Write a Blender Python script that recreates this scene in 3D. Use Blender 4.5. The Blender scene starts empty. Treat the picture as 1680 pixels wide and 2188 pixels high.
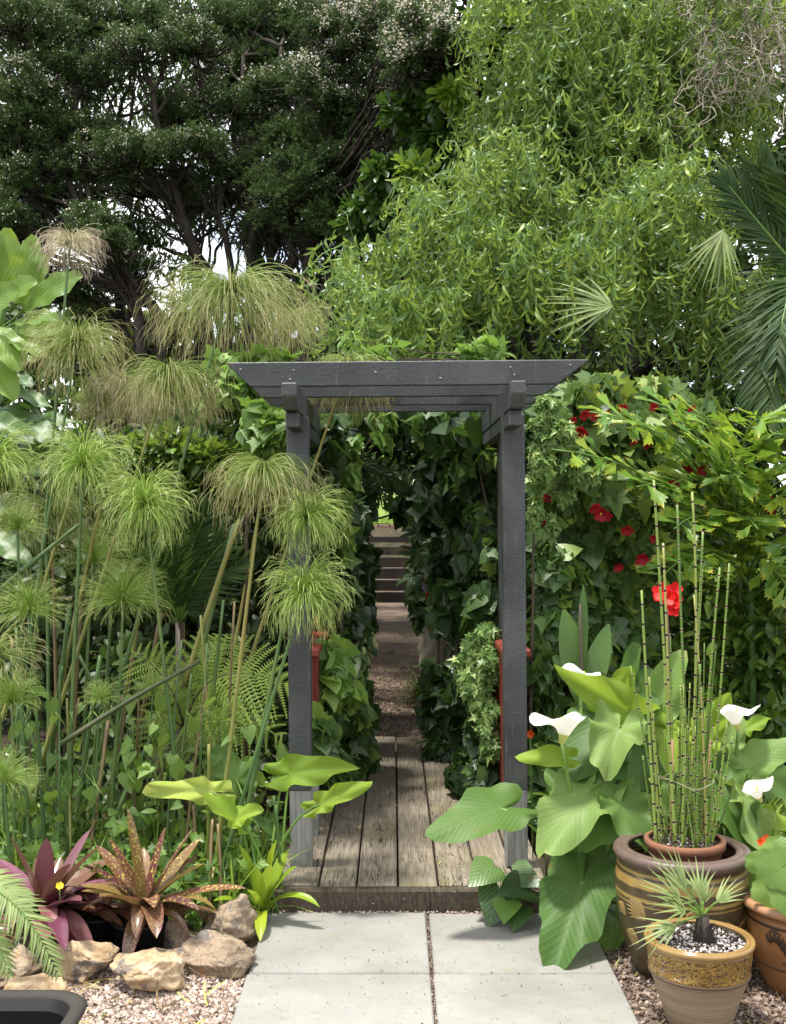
import bpy, math, random
import numpy as np
from mathutils import Matrix, Vector, noise as mnoise

# ------------------------------------------------------------------ camera, light, exposure
scene = bpy.context.scene
col = scene.collection
PI = math.pi
cam_d = bpy.data.cameras.new('camera')
cam = bpy.data.objects.new('camera', cam_d); col.objects.link(cam)
cam.location = (0, 0, 1.5); cam.rotation_euler = (math.radians(90), 0, 0)
cam_d.sensor_fit = 'VERTICAL'; cam_d.sensor_height = 36; cam_d.lens = 40.32
cam_d.shift_y = 0.004; cam_d.clip_start = 0.05; cam_d.clip_end = 2000
scene.camera = cam

SUN_DIR = Vector((-0.22, -0.07, 1.0)).normalized()          # towards the sun
world = bpy.data.worlds.new('World'); scene.world = world; world.use_nodes = True
wt = world.node_tree; wt.nodes.clear()
wo = wt.nodes.new('ShaderNodeOutputWorld'); wb = wt.nodes.new('ShaderNodeBackground')
ws = wt.nodes.new('ShaderNodeTexSky'); ws.sky_type = 'NISHITA'; ws.sun_disc = False
ws.sun_elevation = math.asin(SUN_DIR.z); ws.sun_rotation = math.atan2(SUN_DIR.x, SUN_DIR.y)
ws.dust_density = 1.5
wc = wt.nodes.new('ShaderNodeTexCoord'); wn = wt.nodes.new('ShaderNodeTexNoise')
wn.inputs['Scale'].default_value = 3.0; wn.inputs['Detail'].default_value = 6
wr = wt.nodes.new('ShaderNodeMapRange'); wr.inputs[1].default_value = .33; wr.inputs[2].default_value = .52
wm = wt.nodes.new('ShaderNodeMix'); wm.data_type = 'RGBA'; wm.inputs[7].default_value = (9.0, 9.1, 9.4, 1)
wt.links.new(wc.outputs['Generated'], wn.inputs['Vector']); wt.links.new(wn.outputs['Fac'], wr.inputs[0])
wt.links.new(wr.outputs[0], wm.inputs[0]); wt.links.new(ws.outputs[0], wm.inputs[6])
wt.links.new(wm.outputs[2], wb.inputs['Color']); wb.inputs['Strength'].default_value = 0.14
wt.links.new(wb.outputs[0], wo.inputs[0])

sun_d = bpy.data.lights.new('sun', 'SUN'); sun_d.energy = 4.3; sun_d.angle = math.radians(7.0); sun_d.color = (1, .955, .88)
sun = bpy.data.objects.new('sun', sun_d); col.objects.link(sun)
sun.rotation_euler = SUN_DIR.to_track_quat('Z', 'Y').to_euler()

scene.view_settings.view_transform = 'Standard'; scene.view_settings.look = 'None'
scene.view_settings.gamma = 1; scene.view_settings.use_curve_mapping = False
scene.view_settings.exposure = 0.72
cy = scene.cycles
cy.max_bounces = 7; cy.diffuse_bounces = 4; cy.glossy_bounces = 2; cy.transmission_bounces = 4; cy.transparent_max_bounces = 4
cy.use_denoising = True; cy.caustics_reflective = False; cy.caustics_refractive = False

# ------------------------------------------------------------------ helpers
rng = np.random.default_rng(7); random.seed(7)
A_ = np.array
def D(x, y, Z): return np.array([(x - 840) * Z / 2450, Z, 1.5 - (y - 1102.5) * Z / 2450])
def G(x, y, z=0.0):
    Z = (1.5 - z) * 2450 / (y - 1102.5); return np.array([(x - 840) * Z / 2450, Z, z])
def norm(v):
    v = np.asarray(v, float); return v / np.maximum(np.linalg.norm(v, axis=-1, keepdims=True), 1e-9)
def basis(d, n):
    y = norm(d); x = np.cross(y, np.asarray(n, float)); bad = np.linalg.norm(x, axis=-1) < 1e-5
    if x.ndim == 1:
        if bad: x = np.cross(y, [0.3, 1, .2])
    elif bad.any(): x[bad] = np.cross(y[bad], [0.3, 1, .2])
    x = norm(x); z = np.cross(x, y); return np.stack([x, y, z], -1)
WL = {}
def thing(name, label, cat, loc=(0, 0, 0), group=None, kind=None):
    o = bpy.data.objects.new(name, None); col.objects.link(o); o.location = [float(c) for c in loc]
    o.empty_display_size = .05
    if kind: o['kind'] = kind
    if label: o['label'] = label
    if cat: o['category'] = cat
    if group: o['group'] = group
    WL[o.name] = np.array(loc, float); return o
class Geo:
    """collects templates (verts, loop indices, loop counts, uv per vertex)"""
    def __init__(s): s.V = []; s.L = []; s.C = []; s.U = []; s.M = []; s.n = 0
    def add(s, t, mi=0):
        v, l, c, u = t; s.V.append(v); s.L.append(l + s.n); s.C.append(c); s.U.append(u)
        s.M.append(np.full(len(c), mi)); s.n += len(v); return s
    def inst(s, t, R, T, S):
        v, l, c, u = t; k = len(T)
        if k == 0: return s
        vv = np.einsum('kij,nj->kni', R, v) * np.asarray(S).reshape(k, 1, 1) + T[:, None, :]
        s.V.append(vv.reshape(-1, 3)); nv = len(v)
        s.L.append((l[None, :] + (np.arange(k) * nv)[:, None]).reshape(-1) + s.n)
        s.C.append(np.tile(c, k)); s.U.append(np.tile(u, (k, 1))); s.M.append(np.zeros(k * len(c), int)); s.n += k * nv; return s
    def t(s): return np.concatenate(s.V), np.concatenate(s.L), np.concatenate(s.C), np.concatenate(s.U)
def mesh(name, t, mats, smooth=True, mi=None):
    v, l, c, u = t
    me = bpy.data.meshes.new(name); me.vertices.add(len(v)); me.vertices.foreach_set('co', np.asarray(v, np.float32).ravel())
    me.loops.add(len(l)); me.loops.foreach_set('vertex_index', np.asarray(l, np.int32))
    me.polygons.add(len(c)); st = np.zeros(len(c), np.int32); st[1:] = np.cumsum(c)[:-1]
    me.polygons.foreach_set('loop_start', st)
    if mi is not None: me.polygons.foreach_set('material_index', np.asarray(mi, np.int32))
    uv = me.uv_layers.new(name='UVMap'); uv.data.foreach_set('uv', np.asarray(u[l], np.float32).ravel())
    for m in (mats if isinstance(mats, (list, tuple)) else [mats]): me.materials.append(m)
    me.update(calc_edges=True)
    me.polygons.foreach_set('use_smooth', np.full(len(c), smooth, bool))
    return me
def put(name, me, parent=None, M=None, kind=None, label=None):
    o = bpy.data.objects.new(name, me); col.objects.link(o)
    if parent is not None: o.parent = parent
    if M is not None: o.matrix_basis = M
    if kind: o['kind'] = kind
    if label: o['label'] = label
    return o
def part(name, t, mats, parent, kind=None, label=None, smooth=True, mi=None):
    """template in world coordinates -> one mesh object under parent (or top level, parent None)"""
    if isinstance(t, Geo): mi = np.concatenate(t.M); t = t.t()
    w = WL[parent.name] if parent is not None else np.zeros(3)
    o = put(name, mesh(name, (t[0] - w, t[1], t[2], t[3]), mats, smooth, mi), parent, None, kind, label)
    WL[o.name] = w; return o
def solo(name, t, mats, label, cat, group=None, kind=None, base=None, smooth=True):
    if isinstance(t, Geo): mi = np.concatenate(t.M); t = t.t()
    else: mi = None
    v = t[0]; b = np.array([v[:, 0].mean(), v[:, 1].mean(), v[:, 2].min()]) if base is None else np.array(base, float)
    o = put(name, mesh(name, (v - b, t[1], t[2], t[3]), mats, smooth, mi)); o.location = b
    if label: o['label'] = label
    if cat: o['category'] = cat
    if group: o['group'] = group
    if kind: o['kind'] = kind
    WL[o.name] = b; return o
def mat4(R, T, S):
    M = Matrix.Identity(4)
    for i in range(3):
        for j in range(3): M[i][j] = float(R[i, j] * S)
        M[i][3] = float(T[i])
    return M
def leaves(parent, name, tmpls, pos, d, n, sc, mat, nparts=0, stuff='foliage', jit=None):
    """scatter of leaves: the nparts largest in view become objects of their own, the rest one stuff part"""
    pos = np.asarray(pos, float); k = len(pos); d = np.broadcast_to(d, (k, 3)); n = np.broadcast_to(n, (k, 3)); sc = np.broadcast_to(sc, (k,))
    R = basis(d, n); w = WL[parent.name]; which = rng.integers(0, len(tmpls), k)
    top = np.zeros(k, bool)
    if nparts:
        px = 840 + 2450 * pos[:, 0] / pos[:, 1]; py = 1102.5 - 2450 * (pos[:, 2] - 1.5) / pos[:, 1]
        ok = (px > 5) & (px < 1675) & (py > 5) & (py < 2183)
        # outermost leaves, largest first
        facing = -(pos[:, 1] - pos[:, 1].min()) * .35
        score = np.where(ok, np.log(sc / pos[:, 1]) + facing, -99)
        idx = np.argsort(-score)[:nparts]; idx = idx[ok[idx]]; top[idx] = True
        ms = [mesh(name, t, mat) for t in tmpls]
        for i in idx: put(name, ms[which[i]], parent, mat4(R[i], pos[i] - w, sc[i]))
    g = Geo()
    for j, t in enumerate(tmpls):
        s = (which == j) & ~top
        if s.any(): g.inst(t, R[s], pos[s], sc[s])
    if g.n: part(stuff, g, mat, parent, kind='stuff')

# ---- templates
def faces(fl):
    return np.array([i for f in fl for i in f], int), np.array([len(f) for f in fl], int)
def grid_faces(n, m, wrap=False):
    fl = []
    for i in range(n):
        for j in range(m if wrap else m):
            a = i * (m if wrap else m + 1); b = (i + 1) * (m if wrap else m + 1); j2 = (j + 1) % m if wrap else j + 1
            fl.append((a + j, a + j2, b + j2, b + j))
    return faces(fl)
def blade(n=6, m=1, prof=None, width=.3, fold=.2, curl=.5, yaw=0, roll=0, wave=0, wf=3, ph=0):
    prof = prof or (lambda t: math.sin(PI * min(1, t * .92 + .04)) ** .8)
    v = []; u = []; p = Vector((0, 0, 0)); F = Matrix.Identity(3); cols = [j / m for j in range(-m, m + 1)] if m else [-1, 1]
    for i in range(n + 1):
        t = i / n; w = width * prof(t) / 2
        for s in cols:
            z = fold * abs(s) * w + wave * abs(s) * math.sin(wf * 2 * PI * t + ph + (1.3 if s > 0 else 0))
            v.append(p + F @ Vector((s * w, 0, z))); u.append((s, t))
        c = curl if not callable(curl) else curl(t)
        yw = yaw if not callable(yaw) else yaw(t)
        F = F @ Matrix.Rotation(-c / n, 3, 'X') @ Matrix.Rotation(yw / n, 3, 'Z') @ Matrix.Rotation(roll / n, 3, 'Y')
        p = p + F @ Vector((0, 1 / n, 0))
    l, c = grid_faces(n, len(cols) - 1); return np.array([list(q) for q in v]), l, c, np.array(u, float)
def fan(outline, fold=.25, curl=.4, cup=0, jitter=.0, center=(0, .3), seed=0, half=True):
    """leaf with petiole at the origin, tip at +Y; outline = right side from petiole to tip, mirrored"""
    r = random.Random(seed)
    pts = list(outline) + [(-x, y) for x, y in reversed(outline[1:-1])] if half else list(outline)
    P2 = [center] + [(x + r.uniform(-jitter, jitter), y + r.uniform(-jitter, jitter)) for x, y in pts]
    # midrib point near the tip keeps the fold sharp
    v = [(x, y, fold * abs(x) - curl * y * y * .5 - cup * x * x + r.uniform(-.3, .3) * jitter) for x, y in P2]
    n = len(pts); l, c = faces([(0, 1 + i, 1 + (i + 1) % n) for i in range(n)])
    return np.array(v), l, c, np.array([(x * 2, y) for x, y in P2], float)
RIP = .042
def polar(keys, nr=4, nt=36, fold=.2, curl=.3, wave=.04, wf=5, sx=1.0, lobe=0.0, ph=0, side=0):
    ks = [k[0] for k in keys]; rs = [k[1] for k in keys]; v = [(0, 0, 0)]; 
    for i in range(1, nr + 1):
        q = (i / nr) ** .85
        for j in range(nt):
            th = -PI + (j + .5) * 2 * PI / nt; rr = float(np.interp(abs(math.degrees(th)), ks, rs)) * q * (1 + RIP * q ** 3 * (math.sin(7 * th + ph * 2) + .6 * math.sin(13 * th + ph * 3)))
            x = rr * math.sin(th) * sx; y = rr * math.cos(th)
            z = fold * abs(x) - curl * (y * abs(y)) * .5 + wave * math.sin(wf * th + ph + (2 if x > 0 else 0)) * q ** 3 - lobe * max(0, -y) + side * x * abs(x)
            v.append((x, y, z))
    fl = [(0, 1 + j, 1 + j + 1) for j in range(nt - 1)]
    for i in range(nr - 1):
        a = 1 + i * nt; b = a + nt
        for j in range(nt - 1): fl.append((a + j, b + j, b + j + 1, a + j + 1))
    l, c = faces(fl); v = np.array(v); return v, l, c, np.stack([v[:, 0] * 2, v[:, 1]], -1)
def tube(pts, rad, seg=6, cap=True):
    pts = np.asarray(pts, float); k = len(pts); rad = np.broadcast_to(rad, (k,)).astype(float)
    tan = norm(np.gradient(pts, axis=0)); ref = A_([0.31, .2, 1.0]) if abs(tan[:, 2]).mean() < .8 else A_([1, .2, .1])
    x = norm(np.cross(tan, ref)); y = np.cross(tan, x); a = np.arange(seg) * 2 * PI / seg
    v = pts[:, None, :] + rad[:, None, None] * (np.cos(a)[None, :, None] * x[:, None, :] + np.sin(a)[None, :, None] * y[:, None, :])
    ln = np.concatenate([[0], np.cumsum(np.linalg.norm(np.diff(pts, axis=0), axis=1))])
    u = np.stack([np.tile(a / (2 * PI), (k, 1)), np.tile(ln[:, None], (1, seg))], -1).reshape(-1, 2)
    l, c = grid_faces(k - 1, seg, True); v = v.reshape(-1, 3)
    if cap: l = np.concatenate([l, np.arange(seg)[::-1], np.arange(seg) + (k - 1) * seg]); c = np.concatenate([c, [seg, seg]])
    return v, l, c, u
def bez(p0, p1, p2, n=8):
    t = np.linspace(0, 1, n + 1)[:, None]; p0, p1, p2 = map(np.asarray, (p0, p1, p2))
    return (1 - t) ** 2 * p0 + 2 * t * (1 - t) * p1 + t * t * p2
def ribbon(pts, widths, nrm, fold=.15, m=1):
    pts = np.asarray(pts, float); k = len(pts); widths = np.broadcast_to(widths, (k,)); tan = norm(np.gradient(pts, axis=0))
    x = norm(np.cross(tan, np.broadcast_to(nrm, (k, 3)))); z = np.cross(x, tan); s = np.linspace(-1, 1, 2 * m + 1)
    v = pts[:, None, :] + (widths / 2)[:, None, None] * (s[None, :, None] * x[:, None, :] + fold * np.abs(s)[None, :, None] * z[:, None, :])
    u = np.stack([np.tile(s, (k, 1)), np.tile(np.linspace(0, 1, k)[:, None], (1, len(s)))], -1).reshape(-1, 2)
    l, c = grid_faces(k - 1, 2 * m); return v.reshape(-1, 3), l, c, u
def lathe(prof, seg=48, center=(0, 0, 0), closed=False):
    a = np.arange(seg) * 2 * PI / seg; pr = np.asarray(prof, float); k = len(pr)
    v = np.stack([pr[:, 0:1] * np.cos(a), pr[:, 0:1] * np.sin(a), np.tile(pr[:, 1:2], (1, seg))], -1).reshape(-1, 3) + np.asarray(center)
    l, c = grid_faces(k - 1, seg, True)
    u = np.stack([np.tile(a / (2 * PI), (k, 1)), np.tile(pr[:, 1:2], (1, seg))], -1).reshape(-1, 2); return v, l, c, u
def disc(r, center, seg=40, bump=.0):
    a = np.arange(seg) * 2 * PI / seg; v = [(0, 0, bump)] + [(r * math.cos(q), r * math.sin(q), 0) for q in a]
    l, c = faces([(0, 1 + i, 1 + (i + 1) % seg) for i in range(seg)]); v = np.array(v) + np.asarray(center); return v, l, c, v[:, :2].copy()
def box(x0, x1, y0, y1, z0, z1, bev=.003):
    import bmesh
    bm = bmesh.new(); bmesh.ops.create_cube(bm, size=1)
    for q in bm.verts: q.co = Vector(((x0 + x1) / 2 + q.co.x * (x1 - x0), (y0 + y1) / 2 + q.co.y * (y1 - y0), (z0 + z1) / 2 + q.co.z * (z1 - z0)))
    if bev: bmesh.ops.bevel(bm, geom=list(bm.edges), offset=bev, segments=1, affect='EDGES', profile=.5)
    t = from_bm(bm); bm.free(); return t
def prism(poly, axis, a0, a1, bev=.003):
    """polygon in the two other axes extruded along axis"""
    import bmesh
    bm = bmesh.new(); f = lambda p, a: {0: (a, p[0], p[1]), 1: (p[0], a, p[1]), 2: (p[0], p[1], a)}[axis]
    A = [bm.verts.new(f(p, a0)) for p in poly]; B = [bm.verts.new(f(p, a1)) for p in poly]; n = len(poly)
    bm.faces.new(A[::-1]); bm.faces.new(B)
    for i in range(n): bm.faces.new((A[i], A[(i + 1) % n], B[(i + 1) % n], B[i]))
    bmesh.ops.recalc_face_normals(bm, faces=bm.faces)
    if bev: bmesh.ops.bevel(bm, geom=list(bm.edges), offset=bev, segments=1, affect='EDGES', profile=.5)
    t = from_bm(bm); bm.free(); return t
def from_bm(bm):
    bm.verts.ensure_lookup_table(); bm.verts.index_update()
    v = np.array([list(q.co) for q in bm.verts]); l, c = faces([[q.index for q in f.verts] for f in bm.faces])
    return v, l, c, v[:, :2].copy()
def ico(sub, r=1.0):
    import bmesh
    bm = bmesh.new(); bmesh.ops.create_icosphere(bm, subdivisions=sub, radius=r); t = from_bm(bm); bm.free(); return t

# ---- foliage scatter on clumped ellipsoids
def pad(x, y, rx, ry, Z, dep=None):
    c = D(x, y, Z); k = Z / 2450; return c, A_([rx * k, dep if dep else (rx + ry) * .5 * k, ry * k])
def subpads(p, n, frac=.42, r=None):
    r = r or rng; c, rad = p; out = []
    for i in range(n):
        u = norm(r.normal(size=3)); u[1] = -abs(u[1]) if r.random() < .75 else u[1]
        out.append((c + u * rad * r.uniform(.35, .8), rad * frac * r.uniform(.7, 1.25)))
    return out
def scatter(pads, n, shell=.3, top=.25):
    """positions and outward normals on ellipsoid shells, n in total, by area"""
    ar = A_([(r[0] * r[2] + r[0] * r[1] + r[1] * r[2]) for _, r in pads]); cnt = rng.multinomial(n, ar / ar.sum()); P = []; N = []
    for (c, r), k in zip(pads, cnt):
        if k == 0: continue
        u = rng.normal(size=(k, 3)); u[:, 2] += top; u = norm(u)
        q = 1 - np.abs(rng.normal(size=(k, 1))) * shell; q = np.clip(q, .05, 1.05)
        P.append(c + u * r * q); N.append(norm(u / r))
    return np.concatenate(P), np.concatenate(N)
def rnd(k, s=1.0): return rng.normal(size=(k, 3)) * s
# ------------------------------------------------------------------ materials
class NT:
    def __init__(s, name):
        s.m = bpy.data.materials.new(name); s.m.use_nodes = True; s.t = s.m.node_tree; s.t.nodes.clear()
        s.out = s.n('ShaderNodeOutputMaterial')
    def n(s, k, **kw):
        q = s.t.nodes.new(k)
        for a, b in kw.items(): setattr(q, a, b)
        return q
    def set(s, inp, v):
        if hasattr(v, 'is_linked') or hasattr(v, 'links'): s.t.links.new(v, inp)
        elif isinstance(v, (tuple, list)) and len(v) == 3 and inp.type == 'RGBA': inp.default_value = (*v, 1)
        else: inp.default_value = v
    def math(s, op, a, b=0.0, c=None):
        q = s.n('ShaderNodeMath', operation=op); s.set(q.inputs[0], a); s.set(q.inputs[1], b)
        if c is not None: s.set(q.inputs[2], c)
        return q.outputs[0]
    def mix(s, f, a, b, mode='MIX'):
        q = s.n('ShaderNodeMix', data_type='RGBA', blend_type=mode); s.set(q.inputs[0], f); s.set(q.inputs[6], a); s.set(q.inputs[7], b); return q.outputs[2]
    def step(s, v, a, b, c=0.0, d=1.0):
        q = s.n('ShaderNodeMapRange', interpolation_type='SMOOTHSTEP')
        for i, x in enumerate((v, a, b, c, d)): s.set(q.inputs[i], x)
        return q.outputs[0]
    def noise(s, vec, scale, detail=4, rough=.55, dist=0.0):
        q = s.n('ShaderNodeTexNoise'); q.inputs['Scale'].default_value = scale; q.inputs['Detail'].default_value = detail
        q.inputs['Roughness'].default_value = rough; q.inputs['Distortion'].default_value = dist
        if vec is not None: s.set(q.inputs['Vector'], vec)
        return q.outputs['Fac']
    def voro(s, vec, scale, feature='F1'):
        q = s.n('ShaderNodeTexVoronoi', feature=feature); q.inputs['Scale'].default_value = scale; s.set(q.inputs['Vector'], vec); return q
    def obj(s, scale=(1, 1, 1), off=True):
        tc = s.n('ShaderNodeTexCoord'); mp = s.n('ShaderNodeMapping'); s.set(mp.inputs['Vector'], tc.outputs['Object']); mp.inputs['Scale'].default_value = scale
        if off:
            oi = s.n('ShaderNodeObjectInfo'); mu = s.n('ShaderNodeVectorMath', operation='SCALE'); s.set(mu.inputs[0], (7.0, 13.0, 5.0)); s.set(mu.inputs['Scale'], oi.outputs['Random']); s.set(mp.inputs['Location'], mu.outputs[0])
        return mp.outputs[0]
    def rand(s):
        g = s.n('ShaderNodeNewGeometry'); o = s.n('ShaderNodeObjectInfo')
        return s.math('FRACT', s.math('ADD', g.outputs['Random Per Island'], o.outputs['Random']))
    def uv(s):
        q = s.n('ShaderNodeSeparateXYZ'); u = s.n('ShaderNodeUVMap'); s.set(q.inputs[0], u.outputs[0]); return q.outputs[0], q.outputs[1]
    def ramp(s, f, stops):
        q = s.n('ShaderNodeValToRGB'); cr = q.color_ramp; s.set(q.inputs[0], f)
        while len(cr.elements) < len(stops): cr.elements.new(.5)
        for e, (p, c) in zip(cr.elements, stops): e.position = p; e.color = (*c, 1)
        return q.outputs[0]
    def bump(s, h, strength=.3, dist=.01):
        q = s.n('ShaderNodeBump'); q.inputs['Strength'].default_value = strength; q.inputs['Distance'].default_value = dist; s.set(q.inputs['Height'], h); return q.outputs[0]
    def bsdf(s, color, rough=.6, normal=None, spec=.4, **kw):
        q = s.n('ShaderNodeBsdfPrincipled'); s.set(q.inputs['Base Color'], color); s.set(q.inputs['Roughness'], rough); s.set(q.inputs['Specular IOR Level'], spec)
        if normal is not None: s.set(q.inputs['Normal'], normal)
        for k, v in kw.items(): s.set(q.inputs[k.replace('_', ' ')], v)
        return q.outputs[0]
    def done(s, sh): s.t.links.new(sh, s.out.inputs[0]); return s.m

LG = (1.40, 1.26, .95)
def leafmat(name, stops, tcol=None, trans=.35, rough=.42, spec=.45, vein=None, rib=True, noise_amt=.25, tip=None, vscale=6.0):
    """stops: colour ramp over a per-leaf random value; vein=(freq, slope, strength, colour); tip=(start, colour) dry tips by uv"""
    stops = [(p, (min(.6, k[0] * LG[0]), min(.6, k[1] * LG[1]), min(.6, k[2] * LG[2]))) for p, k in stops]
    s = NT(name); r = s.rand(); c = s.ramp(r, stops); u, v = s.uv(); au = s.math('ABSOLUTE', u); nrm = None
    nz = s.noise(s.obj(), vscale, 3)
    c = s.mix(s.math('MULTIPLY', s.step(nz, .35, .75), noise_amt), c, s.mix(.5, c, (.16, .2, .03)))
    if vein:
        fq, sl, st, vc = vein
        w = s.math('FRACT', s.math('MULTIPLY', s.math('SUBTRACT', v, s.math('MULTIPLY', au, sl)), fq))
        d = s.math('ABSOLUTE', s.math('SUBTRACT', w, .5))
        ln = s.step(d, .05, .2, 1, 0)
        if rib: ln = s.math('MAXIMUM', ln, s.step(au, .02, .06, 1, 0))
        c = s.mix(s.math('MULTIPLY', ln, st), c, vc); nrm = s.bump(s.math('ADD', s.math('MULTIPLY', s.step(d, 0, .45), .5), s.math('MULTIPLY', s.noise(s.obj(), 16, 4), 3.5)), .3, .0024); br = s.step(s.noise(s.obj(), 8, 6, .7), .66, .69, 0, .6); c = s.mix(br, c, (.16, .11, .03))
    elif rib:
        c = s.mix(s.math('MULTIPLY', s.step(au, .03, .12, 1, 0), .35), c, s.mix(.5, c, (.3, .4, .12)))
    if tip:
        f = s.step(s.math('ADD', v, s.math('MULTIPLY', s.math('SUBTRACT', nz, .5), .6)), tip[0], tip[0] + .25); c = s.mix(f, c, tip[1])
    b = s.bsdf(c, rough, nrm, spec)
    if trans:
        t = s.n('ShaderNodeBsdfTranslucent'); s.set(t.inputs[0], s.mix(.6, c, tcol) if tcol else c)
        mx = s.n('ShaderNodeMixShader'); mx.inputs[0].default_value = trans; s.t.links.new(b, mx.inputs[1]); s.t.links.new(t.outputs[0], mx.inputs[2]); b = mx.outputs[0]
    return s.done(b)
YG = (.32, .42, .05)
M = {}
M['tea'] = leafmat('tea_tree_leaf', [(0, (.018, .044, .018)), (.6, (.042, .084, .03)), (1, (.08, .13, .05))], (.12, .2, .03), .2, .6, .2, rib=False, noise_amt=0)
M['blossom'] = leafmat('blossom', [(0, (.42, .39, .31)), (1, (.72, .69, .60))], (.7, .68, .6), .25, .7, .2, rib=False, noise_amt=0)
M['willow'] = leafmat('willow_leaf', [(0, (.038, .09, .034)), (.45, (.085, .17, .05)), (.75, (.14, .235, .055)), (1, (.25, .34, .075))], (.30, .41, .06), .37, .42, .4, noise_amt=.1)
M['glossy'] = leafmat('glossy_leaf', [(0, (.015, .04, .013)), (.7, (.03, .075, .018)), (1, (.06, .13, .025))], (.15, .3, .03), .2, .3, .5)
M['whorl'] = leafmat('whorl_leaf', [(0, (.08, .19, .03)), (1, (.16, .28, .04))], YG, .4, .35, .5)
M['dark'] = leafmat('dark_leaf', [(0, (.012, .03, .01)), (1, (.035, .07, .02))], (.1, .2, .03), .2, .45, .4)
M['shrub'] = leafmat('shrub_leaf', [(0, (.03, .075, .015)), (.6, (.06, .13, .025)), (1, (.12, .22, .04))], YG, .3, .38, .5)
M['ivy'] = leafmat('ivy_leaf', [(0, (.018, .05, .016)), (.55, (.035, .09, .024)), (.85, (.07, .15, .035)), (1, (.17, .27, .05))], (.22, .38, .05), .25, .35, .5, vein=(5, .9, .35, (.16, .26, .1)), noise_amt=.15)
M['ivy_dark'] = leafmat('ivy_shade_leaf', [(0, (.012, .033, .012)), (.8, (.025, .06, .018)), (1, (.05, .11, .03))], (.15, .3, .04), .2, .33, .5, vein=(5, .9, .3, (.1, .17, .07)), noise_amt=.1)  # darker copy of the ivy leaf, tunnel shade put into its colour
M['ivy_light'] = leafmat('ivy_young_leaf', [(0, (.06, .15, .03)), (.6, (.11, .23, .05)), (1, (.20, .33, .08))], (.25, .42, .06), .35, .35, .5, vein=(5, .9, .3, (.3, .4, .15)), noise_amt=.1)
M['ivy_small'] = leafmat('ivy_small_leaf', [(0, (.07, .16, .05)), (.6, (.15, .27, .10)), (1, (.30, .42, .20))], (.3, .45, .15), .3, .4, .45, rib=True, noise_amt=.1)
M['abutilon'] = leafmat('abutilon_leaf', [(0, (.03, .075, .022)), (.6, (.055, .12, .03)), (.9, (.11, .2, .04)), (1, (.2, .28, .05))], YG, .3, .5, .35, vein=(4, 1.2, .3, (.14, .2, .07)))
M['fishtail'] = leafmat('fishtail_leaf', [(0, (.05, .14, .02)), (.5, (.10, .21, .03)), (.85, (.16, .29, .04)), (1, (.24, .33, .04))], (.28, .42, .04), .4, .38, .45, vein=(1, 0, 0, (.1, .1, .1)), tip=(.88, (.5, .42, .04)))
M['palm'] = leafmat('palm_leaf', [(0, (.010, .032, .012)), (1, (.026, .06, .02))], (.15, .28, .05), .25, .55, .2)  # leaf colour darkened to stand for the shade under the willow
M['palm_pale'] = leafmat('palm_pale_leaf', [(0, (.11, .18, .08)), (1, (.22, .3, .15))], YG, .3, .45, .4, tip=(.85, (.4, .33, .16)))
M['fern'] = leafmat('fern_leaf', [(0, (.15, .27, .06)), (1, (.24, .36, .09))], YG, .4, .5, .3)
M['bindweed'] = leafmat('bindweed_leaf', [(0, (.06, .14, .03)), (1, (.13, .24, .06))], YG, .35, .45, .4, vein=(4, 1, .3, (.22, .32, .12)))
M['herb'] = leafmat('herb_leaf', [(0, (.04, .11, .03)), (1, (.1, .2, .045))], YG, .3, .5, .35)
M['grass'] = leafmat('grass_blade', [(0, (.07, .16, .025)), (1, (.16, .26, .05))], YG, .35, .45, .35)
M['magnolia'] = leafmat('large_leaf', [(0, (.07, .17, .028)), (1, (.14, .25, .045))], YG, .4, .42, .45, vein=(7, .55, .45, (.3, .42, .12)))
M['arum'] = leafmat('arum_leaf', [(0, (.034, .092, .026)), (1, (.07, .145, .036))], YG, .28, .52, .28, vein=(10, .8, .22, (.15, .25, .08)), noise_amt=.2)
M['arum_bright'] = leafmat('arum_bright_leaf', [(0, (.13, .25, .03)), (1, (.2, .32, .04))], YG, .45, .52, .28, vein=(10, .8, .22, (.3, .42, .1)), noise_amt=.2)
M['arum_yellow'] = leafmat('arum_yellow_leaf', [(0, (.24, .36, .07)), (1, (.30, .40, .1))], (.5, .6, .15), .4, .52, .28, vein=(11, .75, .3, (.5, .5, .2)), tip=(.75, (.6, .5, .3)))
M['arum_pale'] = leafmat('arum_pale_leaf', [(0, (.11, .21, .07)), (1, (.15, .25, .09))], YG, .35, .52, .28, vein=(10, .8, .22, (.3, .38, .16)), tip=(.8, (.42, .4, .16)))
M['canna'] = leafmat('canna_leaf', [(0, (.03, .09, .025)), (1, (.06, .14, .03))], YG, .3, .36, .5, vein=(16, .6, .2, (.1, .2, .06)))
M['brom_green'] = leafmat('green_strap_leaf', [(0, (.15, .28, .025)), (1, (.26, .36, .03))], YG, .4, .34, .5)
M['rush'] = leafmat('impatiens_leaf', [(0, (.02, .055, .022)), (1, (.04, .09, .03))], (.15, .3, .05), .2, .4, .4, vein=(9, .8, .25, (.09, .17, .07)))
M['liriope'] = leafmat('liriope_leaf', [(0, (.04, .08, .02)), (1, (.1, .16, .05))], YG, .3, .4, .4)
def varieg():
    s = NT('variegated_ivy_leaf'); u, v = s.uv(); e = s.noise(s.obj(), 30, 2)
    f = s.step(s.math('ADD', s.math('ABSOLUTE', u), s.math('MULTIPLY', s.math('SUBTRACT', e, .5), 1.2)), .45, .6)
    return s.done(s.bsdf(s.mix(f, (.04, .1, .03), (.5, .5, .22)), .4))
M['varieg'] = varieg()
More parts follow.
